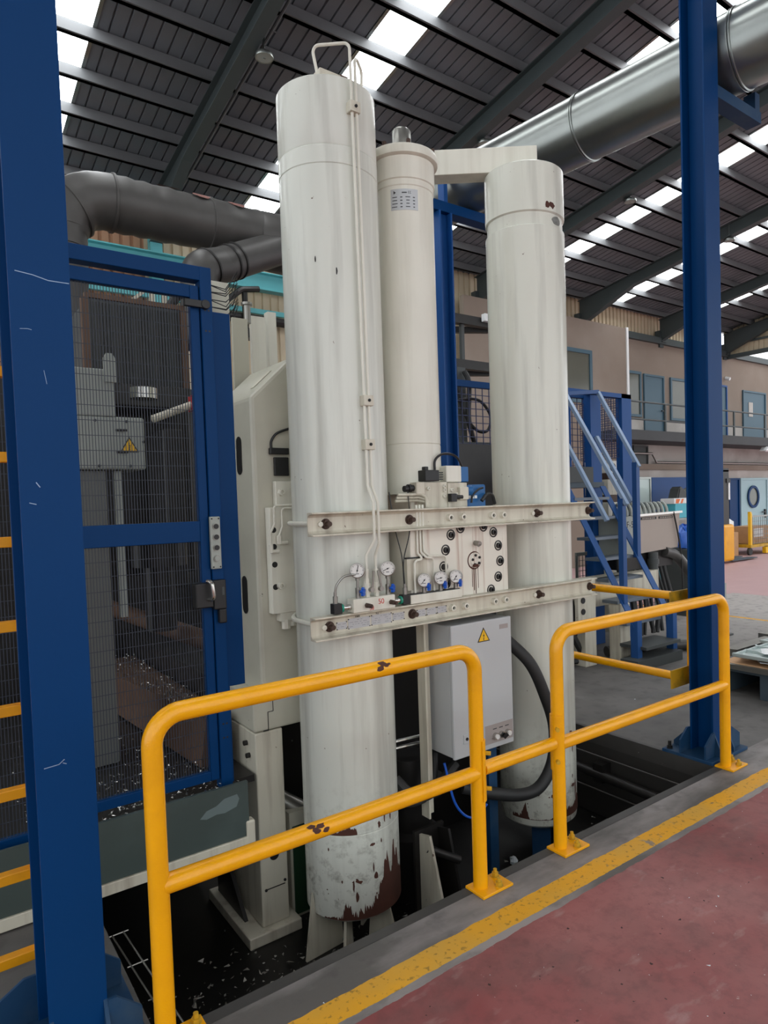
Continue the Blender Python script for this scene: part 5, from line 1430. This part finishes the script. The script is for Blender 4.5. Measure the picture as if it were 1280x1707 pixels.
for z in (4.12, 3.52):
    MB().box(4.5, 7.6, 6.96, 7.06, z - 0.06, z + 0.06).build('cross_beam', 'grease', t)
    MB().bar((4.6, 8.2, z - 0.05), (6.6, 7.1, z - 0.05), 0.08, 0.08).build('cross_beam', 'grease', t)
for x in (6.05, 6.62):
    MB().box(x - 0.025, x + 0.025, 7.0, 7.05, 0, 4.1).build('upright', 'greydark', t)
MB().box(6.35, 6.9, 6.88, 6.95, 4.12, 4.22).build('light_box', 'white', t)
t = thing('coolant_hoses', (5.0, 5.0, 0), 'tangle of dark machinery and hoses beyond the right tall cylinder', 'machine')
MB().box(4.65, 5.35, 5.0, 5.5, 0.0, 1.0).build('base', 'greydark', t, bevel=0.02)
MB().box(4.75, 5.15, 4.95, 5.4, 1.0, 1.42).build('housing', 'greydark', t, bevel=0.02)
MB().cyl((4.98, 4.75, 0.9), (4.98, 4.75, 1.2), 0.05, n=12).cyl((4.98, 4.75, 1.2), (4.98, 4.75, 1.26), 0.06, n=12).build('pump', 'white', t, True)
random.seed(41)
for k in range(7):
    x, y = rnd(4.6, 5.3), rnd(4.5, 4.9)
    MB().tube(spline([(x, y, rnd(0.7, 1.1)), (x + rnd(-.15, .15), y - 0.1, rnd(0.4, 0.6)), (x + rnd(-.2, .3), y - 0.12, 0.08), (x + rnd(0, .5), y, 0.04)]), rnd(0.018, 0.035), 8).build('hose', 'rubber', t, True)
t = thing('machine_trestle', (5.6, 4.4, 0), 'scuffed cream machine trestle behind the stair foot', 'trestle')
MB().box(5.25, 5.42, 4.36, 4.52, 0, 0.86).build('leg', 'cream_dirty', t, bevel=0.006)
MB().box(5.62, 5.78, 4.22, 4.36, 0, 0.60).build('leg', 'cream_dirty', t, bevel=0.006)
MB().box(5.3, 6.7, 4.5, 4.7, 0.55, 0.84).build('beam', 'cream_dirty', t)
b = MB()
for z in (0.45, 0.56, 0.67, 0.78):
    b.cyl((5.22, 4.35, z), (5.22, 4.358, z), 0.03, n=10)
MB().box(5.15, 5.255, 4.36, 4.40, 0.35, 0.85).build('bolt_strip', 'cream_dirty', t)
b.build('bolt_holes', 'black', t)
# hose unit with beige front sheet
t = thing('hose_unit', (6.7, 4.7, 0), 'machine head with a beige front sheet and a row of looped hoses', 'machine')
MB().hexa([(6.46, 4.60, 1.03), (7.25, 4.60, 1.06), (7.25, 4.615, 1.06), (6.46, 4.615, 1.03), (6.50, 4.60, 1.455), (7.30, 4.60, 1.465), (7.30, 4.615, 1.465), (6.50, 4.615, 1.455)]).build('front_sheet', 'beigepanel', t)
MB().bar((6.48, 4.59, 1.462), (7.32, 4.59, 1.475), 0.03, 0.025).build('top_bar', 'chrome', t)
for x0, x1 in ((6.53, 6.82), (6.87, 7.14)):
    s_ = MB().box(x0, x1, 4.594, 4.60, 1.408, 1.436).build('lettered_strip', 'black', t)
    random.seed(int(x0 * 100))
    x = x0 + 0.02
    while x < x1 - 0.03:
        w_ = rnd(0.012, 0.03)
        MB().box(x, x + w_, 4.592, 4.595, 1.415, 1.428).build('lettering', 'beigepanel', s_)
        x += w_ + 0.012
MB().box(6.22, 6.50, 4.62, 4.95, 1.0, 1.46).build('side_box', 'greyboard', t, bevel=0.01)
text('F-5', 0.10, 'ink', 'marking', t, (6.36, 4.6185, 1.36), FACE)
for i in range(11):
    x = 6.30 + i * 0.085
    MB().tube([(x + 0.06 * math.cos(a) * 1.0 - 0.02, 4.72 + 0.10 * math.cos(a), 1.46 + 0.13 * math.sin(a)) for a in [math.pi * k / 10 for k in range(11)]], 0.018, 8).build('hose_loop', 'greyboard', t, True)
MB().box(6.3, 7.2, 4.64, 4.93, 0.85, 1.46).build('hose_rack', 'grease', t)
random.seed(43)
for k in range(12):
    x = 6.25 + k * 0.075
    MB().tube(spline([(x, 4.72, 1.0), (x + rnd(-.03, .03), 4.66, 0.75), (x + rnd(-.06, .06), 4.6, 0.45), (x + rnd(-.15, .1), 4.55, 0.12)]), rnd(0.018, 0.03), 8).build('hose', 'rubber', t, True)
MB().cyl((6.72, 4.58, 0.55), (6.72, 4.58, 1.03), 0.055, n=14).cyl((6.72, 4.58, 0.9), (6.72, 4.58, 0.96), 0.065, n=14).build('filter', 'greydark', t, True)
MB().tube(spline([(7.0, 4.62, 1.02), (7.25, 4.62, 0.95), (7.5, 4.62, 0.75), (7.8, 4.65, 0.55)]), 0.06, 12).build('suction_hose', 'soot', t, True)
MB().tube(spline([(7.14, 4.58, 1.48), (7.20, 4.57, 1.25), (7.27, 4.57, 0.95), (7.30, 4.57, 0.5)]), 0.01, 6).build('cable', 'rubber', t, True)
t = thing('floor_hose', (6.2, 4.2, 0), 'thick grey hose lying coiled on the floor behind the stair', 'hose')
MB().tube(spline([(5.75, 4.5, 0.06), (6.2, 4.35, 0.06), (6.6, 4.1, 0.06), (6.75, 3.95, 0.06), (6.6, 3.8, 0.06)]), 0.055, 12).build('hose', 'soot', t, True)
t = thing('low_fence', (7.6, 5.4, 0), 'thin wire mesh guard beyond the hoses', 'fence')
wire_panel(6.6, 8.3, 0.05, 0.95, 5.6, 0.06, 0.06, 0.003).build('mesh_panel', 'mesh', t)['kind'] = 'stuff'
MB().box(6.6, 8.3, 5.59, 5.62, 0.95, 0.99).box(6.6, 6.63, 5.59, 5.62, 0, 0.95).box(8.27, 8.3, 5.59, 5.62, 0, 0.95).build('frame', 'greyboard', t)
t = thing('cream_modules', (7.3, 5.3, 0), 'stack of cream machine modules beside the stair', 'machine')
for z0, z1, mt in ((1.97, 2.12, 'cream'), (1.70, 1.89, 'cream_dirty'), (1.42, 1.61, 'cream'), (1.89, 1.97, 'bolt_dark'), (1.61, 1.70, 'bolt_dark')):
    MB().box(6.80, 7.2, 5.25, 5.6, z0, z1).build('module', mt, t, bevel=0.005)
MB().cyl((6.90, 5.24, 2.04), (6.90, 5.26, 2.04), 0.05, n=14).build('port', 'black', t)
MB().box(6.84, 7.15, 5.3, 5.6, 0, 1.42).build('stand', 'cream_dirty', t)
t = thing('grey_stanchion', (7.9, 4.45, 0), 'grey stanchion post with bent foot just right of the blue column', 'post')
MB().box(7.55, 7.62, 4.21, 4.27, 0.0, 0.62).build('post', 'greyboard', t)
MB().box(7.5, 7.68, 4.16, 4.31, 0.0, 0.02).build('foot', 'greydark', t)

# pallet with zinc trays
t = thing('steel_pallet', (6.0, 2.6, 0), 'dark steel pallet on the floor at the right edge', 'pallet')
MB().box(5.42, 6.9, 1.85, 3.10, 0.19, 0.25).build('deck', 'pallet', t)
for y0, y1 in ((1.85, 1.95), (2.62, 2.72), (3.0, 3.1)):
    MB().box(5.42, 6.9, y0, y1, 0.0, 0.19).build('runner', 'pallet', t)
MB().box(5.38, 5.42, 1.85, 3.12, 0.22, 0.26).build('edge', 'steel', t)
t = thing('sheet_offcuts', (6.0, 2.6, 0.25), 'layer of curled metal offcuts under the zinc trays', 'scrap')
random.seed(50)
b = MB()
for k in range(160):
    x, y = rnd(5.44, 6.7), rnd(1.9, 3.0)
    a = rnd(0, 6.28)
    l = rnd(0.04, 0.12)
    p = Vector((x, y, rnd(0.255, 0.30)))
    b.bar(p, p + Vector((math.cos(a) * l, math.sin(a) * l, rnd(-.01, .02))), 0.02, 0.004)
o_ = b.build('offcuts', 'chipwhite', t)
o_['kind'] = 'stuff'
MB().box(5.42, 6.8, 1.9, 3.05, 0.25, 0.262).build('liner', 'wood', t)
for x0, x1, y0, y1, z, lab in ((5.45, 6.05, 1.80, 2.96, 0.31, 'zinc tray nearest the railing post with white film on it'), (6.10, 6.72, 1.95, 3.05, 0.31, 'zinc tray at the far side of the pallet')):
    t = thing('zinc_tray', (x0, y0, z), lab, 'tray', 'zinc trays on the pallet')
    MB().box(x0, x1, y0, y1, z, z + 0.012).build('base', 'trayzinc', t)
    for k in range(4):
        xx = x0 + (x1 - x0) * k / 3
        MB().box(xx - 0.015, xx + 0.015, y0, y1, z + 0.012, z + 0.032).build('rib', 'trayzinc', t)
    for yy in (y0, y1 - 0.02):
        MB().box(x0 + .016, x1 - .016, yy, yy + 0.02, z + 0.012, z + 0.028).build('lip', 'trayzinc', t)
t = thing('plastic_film', (5.75, 2.6, 0.34), 'crumpled white plastic film lying on the near zinc tray', 'film')
random.seed(52)
vs, fs = [], []
for i in range(9):
    for j in range(7):
        vs.append((5.55 + 0.42 * i / 8 + rnd(-.015, .015), 2.45 + 0.36 * j / 6 + rnd(-.02, .02), 0.347 + rnd(0, 0.022)))
for i in range(8):
    for j in range(6):
        k = i * 7 + j
        fs.append((k, k + 1, k + 8, k + 7))
MB().add(vs, fs).build('film', 'white', t, True)
t = thing('roller_grate', (7.1, 3.3, 0.0), 'perforated steel grate lying behind the zinc trays', 'grate')
MB().box(6.95, 7.0, 2.4, 3.5, 0.12, 0.22).box(7.75, 7.8, 2.4, 3.5, 0.12, 0.22).build('side', 'steel', t)
for k in range(14):
    y = 2.43 + k * 0.078
    MB().box(7.0, 7.75, y, y + 0.045, 0.19, 0.205).build('bar', 'steel', t)
MB().box(7.0, 7.06, 2.45, 3.45, 0.0, 0.12).box(7.7, 7.76, 2.45, 3.45, 0.0, 0.12).build('leg', 'greydark', t)
t = thing('steel_box_section', (6.6, 3.45, 0.0), 'grey box section lying at the back corner of the pallet', 'steel bar')
MB().box(6.0, 6.75, 3.22, 3.34, 0.17, 0.24).build('section', 'steel', t, bevel=0.004)
MB().box(6.1, 6.2, 3.22, 3.34, 0.0, 0.17).box(6.6, 6.7, 3.22, 3.34, 0.0, 0.17).build('block', 'wood', t)

# far end of the hall
t = thing('pallet_stacker', (15.4, 8.5, 0), 'yellow and black pallet stacker beyond the right blue column', 'stacker')
MB().box(15.05, 15.55, 8.35, 8.95, 0.05, 0.92).build('chassis', 'yellow', t, bevel=0.06)
for y in (8.42, 8.78):
    MB().box(15.12, 15.42, y, y + 0.14, 0.92, 2.2).build('mast_rail', 'black', t)
MB().box(15.12, 15.42, 8.42, 8.92, 2.16, 2.24).box(15.3, 15.46, 8.4, 8.9, 1.9, 2.0).build('mast_head', 'black', t)
MB().box(15.38, 15.44, 8.40, 8.43, 1.5, 1.9).build('label', 'white', t)
for y in (8.40, 8.78):
    MB().hexa([(15.5, y, 0.03), (16.7, y, 0.03), (16.7, y + 0.15, 0.03), (15.5, y + 0.15, 0.03), (15.5, y, 0.10), (16.7, y, 0.05), (16.7, y + 0.15, 0.05), (15.5, y + 0.15, 0.10)]).build('fork', 'pallet', t)
t = thing('cage_trolley', (18.2, 9.3, 0), 'yellow-posted cage trolley in front of the porthole door', 'trolley')
MB().box(17.45, 19.2, 8.95, 9.75, 0.2, 0.27).build('deck', 'yellow_old_shade', t)
for x in (17.45, 18.85):
    for y in (8.95, 9.68):
        MB().box(x, x + 0.08, y, y + 0.07, 0.27, 1.1).build('post', 'signyellow', t)
for x in (17.5, 18.4, 19.1):
    MB().cyl((x, 8.98, 0.1), (x, 9.04, 0.1), 0.1, n=14).build('wheel', 'rubber', t, True)
wire_panel(17.53, 18.85, 0.3, 1.0, 8.98, 0.1, 0.1, 0.006).build('cage_mesh', 'galv', t)['kind'] = 'stuff'
MB().box(17.5, 18.9, 8.96, 9.0, 1.0, 1.04).build('top_rail', 'galv', t)
MB().box(18.15, 18.55, 8.9, 9.0, 0.02, 0.18).build('step', 'signyellow', t)
t = thing('wooden_crate', (18.2, 9.3, 0.27), 'pale wooden crate carrying a white label inside the cage trolley', 'crate')
for k in range(4):
    MB().box(17.75, 18.7, 9.1, 9.13, 0.28 + k * 0.115, 0.385 + k * 0.115).build('board', 'wood', t)
MB().box(17.75, 18.7, 9.13, 9.6, 0.28, 0.74).build('box', 'wood', t)
MB().box(17.9, 18.4, 9.09, 9.10, 0.45, 0.68).build('label', 'white', t)
t = thing('cardboard_box', (17.0, 9.6, 0), 'brown box on the floor left of the cage trolley', 'box')
MB().box(16.6, 17.3, 9.2, 9.8, 0.0, 0.62).build('box', 'wood', t, bevel=0.01)
MB().box(16.6, 17.3, 9.45, 9.55, 0.62, 0.625).build('tape', 'white', t)
t = thing('plastic_sack', (16.95, 9.8, 0.62), 'white plastic sack heaped on the brown box', 'sack')
random.seed(60)
q = MB().lathe([(0, 0.0), (0.30, 0.0), (0.34, 0.1), (0.30, 0.26), (0.18, 0.38), (0, 0.42)], (16.95, 9.5, 0.63), n=14)
q.v = [v + Vector((rnd(-.03, .03), rnd(-.03, .03), rnd(0, .02))) for v in q.v]
q.build('sack', 'white', t, True)
t = thing('work_table', (16.2, 10.2, 0), 'grey work table under the blue board', 'table')
MB().box(15.2, 17.6, 9.9, 10.6, 1.0, 1.05).build('top', 'galv', t)
for x in (15.25, 17.5):
    for y in (9.95, 10.5):
        MB().box(x, x + 0.05, y, y + 0.05, 0, 1.0).build('leg', 'galv', t)
MB().box(15.2, 17.6, 9.95, 10.5, 0.5, 0.53).build('shelf', 'galv', t)
for x0, x1, z0, z1, mt, nm, lab in ((15.6, 16.2, 1.05, 1.42, 'cyan', 'storage_bin', 'pale blue storage bin on the work table under the orange box'), (15.55, 16.9, 1.42, 1.55, 'white', 'carton', 'white carton with orange flashes on top of the bin'), (16.3, 16.9, 1.05, 1.38, 'wood', 'carton', 'brown carton beside the pale blue bin')):
    t = thing(nm, (x0, 10.0, z0), lab, 'box')
    MB().box(x0, x1, 9.95, 10.35, z0, z1).build('body', mt, t, bevel=0.01)
    MB().box(x0 + 0.01, x1 - 0.01, 9.96, 10.34, z1, z1 + 0.012).build('lid', mt, t)
    if mt == 'white':
        for xx in (15.62, 16.42):
            MB().prism([(xx, 1.43), (xx + 0.12, 1.43), (xx + 0.2, 1.54), (xx + 0.02, 1.54)], 'xz', 9.945, 9.951).build('flash', 'orangeplastic', t)
            MB().prism([(xx + 0.22, 1.43), (xx + 0.3, 1.43), (xx + 0.36, 1.54), (xx + 0.28, 1.54)], 'xz', 9.945, 9.951).build('flash', 'orangeplastic', t)
t = thing('dark_wedge', (16.0, 10.1, 1.565), 'dark folded sheet leaning on the white carton', 'scrap')
MB().prism([(15.75, 1.565), (16.35, 1.565), (16.05, 1.80), (15.95, 1.86), (15.85, 1.80)], 'xz', 10.0, 10.25).build('sheet', 'greydark', t)
MB().prism([(15.80, 1.565), (15.84, 1.565), (15.92, 1.80), (15.89, 1.81)], 'xz', 9.985, 10.0).build('fold', 'black', t)
t = thing('film_roll', (16.75, 10.1, 1.565), 'crumpled clear film heaped on the white carton', 'film')
q = MB().lathe([(0, 0), (0.3, 0), (0.36, 0.08), (0.28, 0.2), (0.12, 0.28), (0, 0.3)], (16.75, 10.12, 1.566), n=16)
q.v = [v + Vector((rnd(-.04, .04), rnd(-.04, .04), rnd(0, .03))) for v in q.v]
q.build('film', 'greyboard', t, True)
t = thing('blue_sack', (8.8, 5.75, 0.6), 'crumpled blue plastic sack beside the blue column', 'sack')
random.seed(61)
q = MB().lathe([(0, 0), (0.13, 0), (0.16, 0.08), (0.13, 0.22), (0.06, 0.30), (0, 0.32)], (8.62, 5.38, 0.92), n=16)
q.v = [v + Vector((rnd(-.035, .035), rnd(-.035, .035), rnd(0, .03))) for v in q.v]
q.build('sack', 'bluebag', t, True)
MB().box(8.42, 8.9, 5.2, 5.6, 0.0, 0.92).build('bin', 'greydark', t)
t = thing('cyan_crate', (11.0, 7.0, 0), 'turquoise plastic crate on the red floor', 'crate')
MB().box(10.6, 11.6, 6.8, 7.4, 0.0, 0.34).build('crate', 'cyan', t, bevel=0.01)
for z in (0.1, 0.2):
    MB().box(10.62, 11.58, 6.79, 6.8, z, z + 0.04).build('slot', 'white', t)
MB().box(10.55, 11.65, 6.75, 7.45, 0.34, 0.38).build('rim', 'white', t)

# hall lamps
LZ = 6.7
for i, (x, lab) in enumerate(((3.40, 'hall lamp hanging left of the tall cylinder'), (6.71, 'hall lamp half hidden by the galvanised duct'), (10.06, 'hall lamp hanging left of the right blue column'), (13.29, 'hall lamp hanging right of the right blue column'))):
    y = 7.18
    t = thing('high_bay_lamp', (x, y, LZ), 'round grey ' + lab, 'lamp', 'high bay lamps under the roof')
    MB().lathe([(0.085, -0.012), (0.10, -0.012), (0.105, 0.01), (0.10, 0.03), (0.06, 0.05), (0.03, 0.07), (0, 0.075)], (x, y, LZ), n=28).build('housing', 'galv', t, True)
    MB().cyl((x, y, LZ - 0.010), (x, y, LZ - 0.002), 0.086, n=24).build('lens', 'greyboard', t, True)
    MB().cyl((x, y, LZ + 0.07), (x, y, RZ(y) - 0.15), 0.012, n=8).build('rod', 'galv', t)
    MB().lathe([(0.016, 0.09), (0.021, 0.10), (0.016, 0.11), (0.011, 0.10), (0.016, 0.09)], (x, y - 0.1, LZ), (0, 1, 0), 12).build('shackle', 'galv', t, True)
    MB().bar((x - 0.02, y, RZ(y) - 0.145), (x + 0.16, y + 0.0, RZ(y) - 0.145), 0.012, 0.012).build('hanger', 'purlin', t)

# pit: pipes on the right wall, oily scrap on the floor
t = thing('pit_pipes', (3.84, 3.0, -0.4), 'pair of dark pipes along the right wall of the pit', 'pipe')
MB().tube([(3.80, 2.3, -0.30), (3.80, 4.5, -0.24)], 0.035, 12).build('pipe', 'grease', t, True)
MB().tube([(3.84, 2.3, -0.17), (3.84, 4.5, -0.16)], 0.006, 6).tube([(3.80, 2.4, -0.40), (3.80, 4.5, -0.38)], 0.006, 6).build('cable', 'soot', t, True)
MB().box(3.78, 3.88, 3.02, 3.10, -0.33, -0.20).build('clip', 'grease', t)
random.seed(70)
b = MB()
for k in range(4200):
    x, y = rnd(0.6, 2.6) if k % 4 else rnd(0.6, 3.8), PY0 + abs(random.gauss(0, 0.42)) + 0.02
    if y > 4:
        continue
    s = rnd(0.003, 0.018) * (1.5 if rnd(0, 1) > 0.92 else 1)
    c = Vector((x, y, PZ + rnd(0.002, 0.03)))
    q = [c + Vector((rnd(-s, s), rnd(-s, s), rnd(-s, s) * 0.5)) for _ in range(4)]
    b.add(q, [(0, 1, 2), (0, 2, 3), (0, 3, 1), (1, 3, 2)])
o = b.build('pit_scrap', 'pitchips')
tag(o, 'glinting swarf scattered over the oily pit floor', 'scrap')
o['kind'] = 'stuff'
for i, (x, y, lab) in enumerate(((2.94, 3.06, 'white rag lump lying in the pit by the right cylinder'), (1.62, 2.95, 'pale scrap lump lying in front of the tall cylinder foot'))):
    q = MB().lathe([(0, 0), (0.022, 0.002), (0.028, 0.02), (0.016, 0.04), (0, 0.045)], (x, y, PZ), n=8)
    q.v = [v + Vector((rnd(-.006, .006), rnd(-.006, .006), rnd(0, .006))) for v in q.v]
    tag(q.build('scrap_lump', 'chipwhite'), lab, 'scrap')
tag(MB().tube([(1.95, 2.70, PZ + 0.01), (2.28, 2.86, PZ + 0.02)], 0.007, 8).build('steel_rod', 'steel'), 'thin bare rod lying in the pit beside the cylinder foot', 'rod')
t = thing('pit_grid', (0.62, 2.5, PZ), 'wire grid leaning in the pit beside the left column', 'grid')
for dx_ in (0.0, 0.045):
    MB().tube([(0.60 + dx_, 3.1, -0.12), (0.72 + dx_, 2.36, -0.30)], 0.004, 5).build('wire', 'steel', t)
for k in range(5):
    f_ = k / 4
    MB().tube([(0.585 + 0.12 * f_, 3.1 - 0.74 * f_, -0.12 - 0.18 * f_), (0.665 + 0.12 * f_, 3.1 - 0.74 * f_, -0.12 - 0.18 * f_)], 0.003, 5).build('wire', 'steel', t)

# small litter on the floor
random.seed(80)
b = MB()
spots = [(3.05, 1.45), (2.62, 1.50), (2.55, 1.47), (3.55, 1.72), (3.9, 1.62), (2.45, 1.42), (3.0, 1.0), (2.2, 1.3), (5.0, 3.3), (5.2, 3.0), (4.7, 3.4)]
for k in range(60):
    x, y = spots[k] if k < len(spots) else (rnd(0.9, 4.2), rnd(1.0, 2.15))
    s = rnd(0.006, 0.014) if k < len(spots) else rnd(0.001, 0.004)
    c = Vector((x, y, 0.004))
    q = [c + Vector((rnd(-s, s), rnd(-s, s), rnd(-.002, .003))) for _ in range(4)]
    b.add(q, [(0, 1, 2), (0, 2, 3), (0, 3, 1), (1, 3, 2)])
o = b.build('floor_litter', 'chipwhite')
tag(o, 'tiny pale crumbs scattered over the floor', 'litter')
o['kind'] = 'stuff'
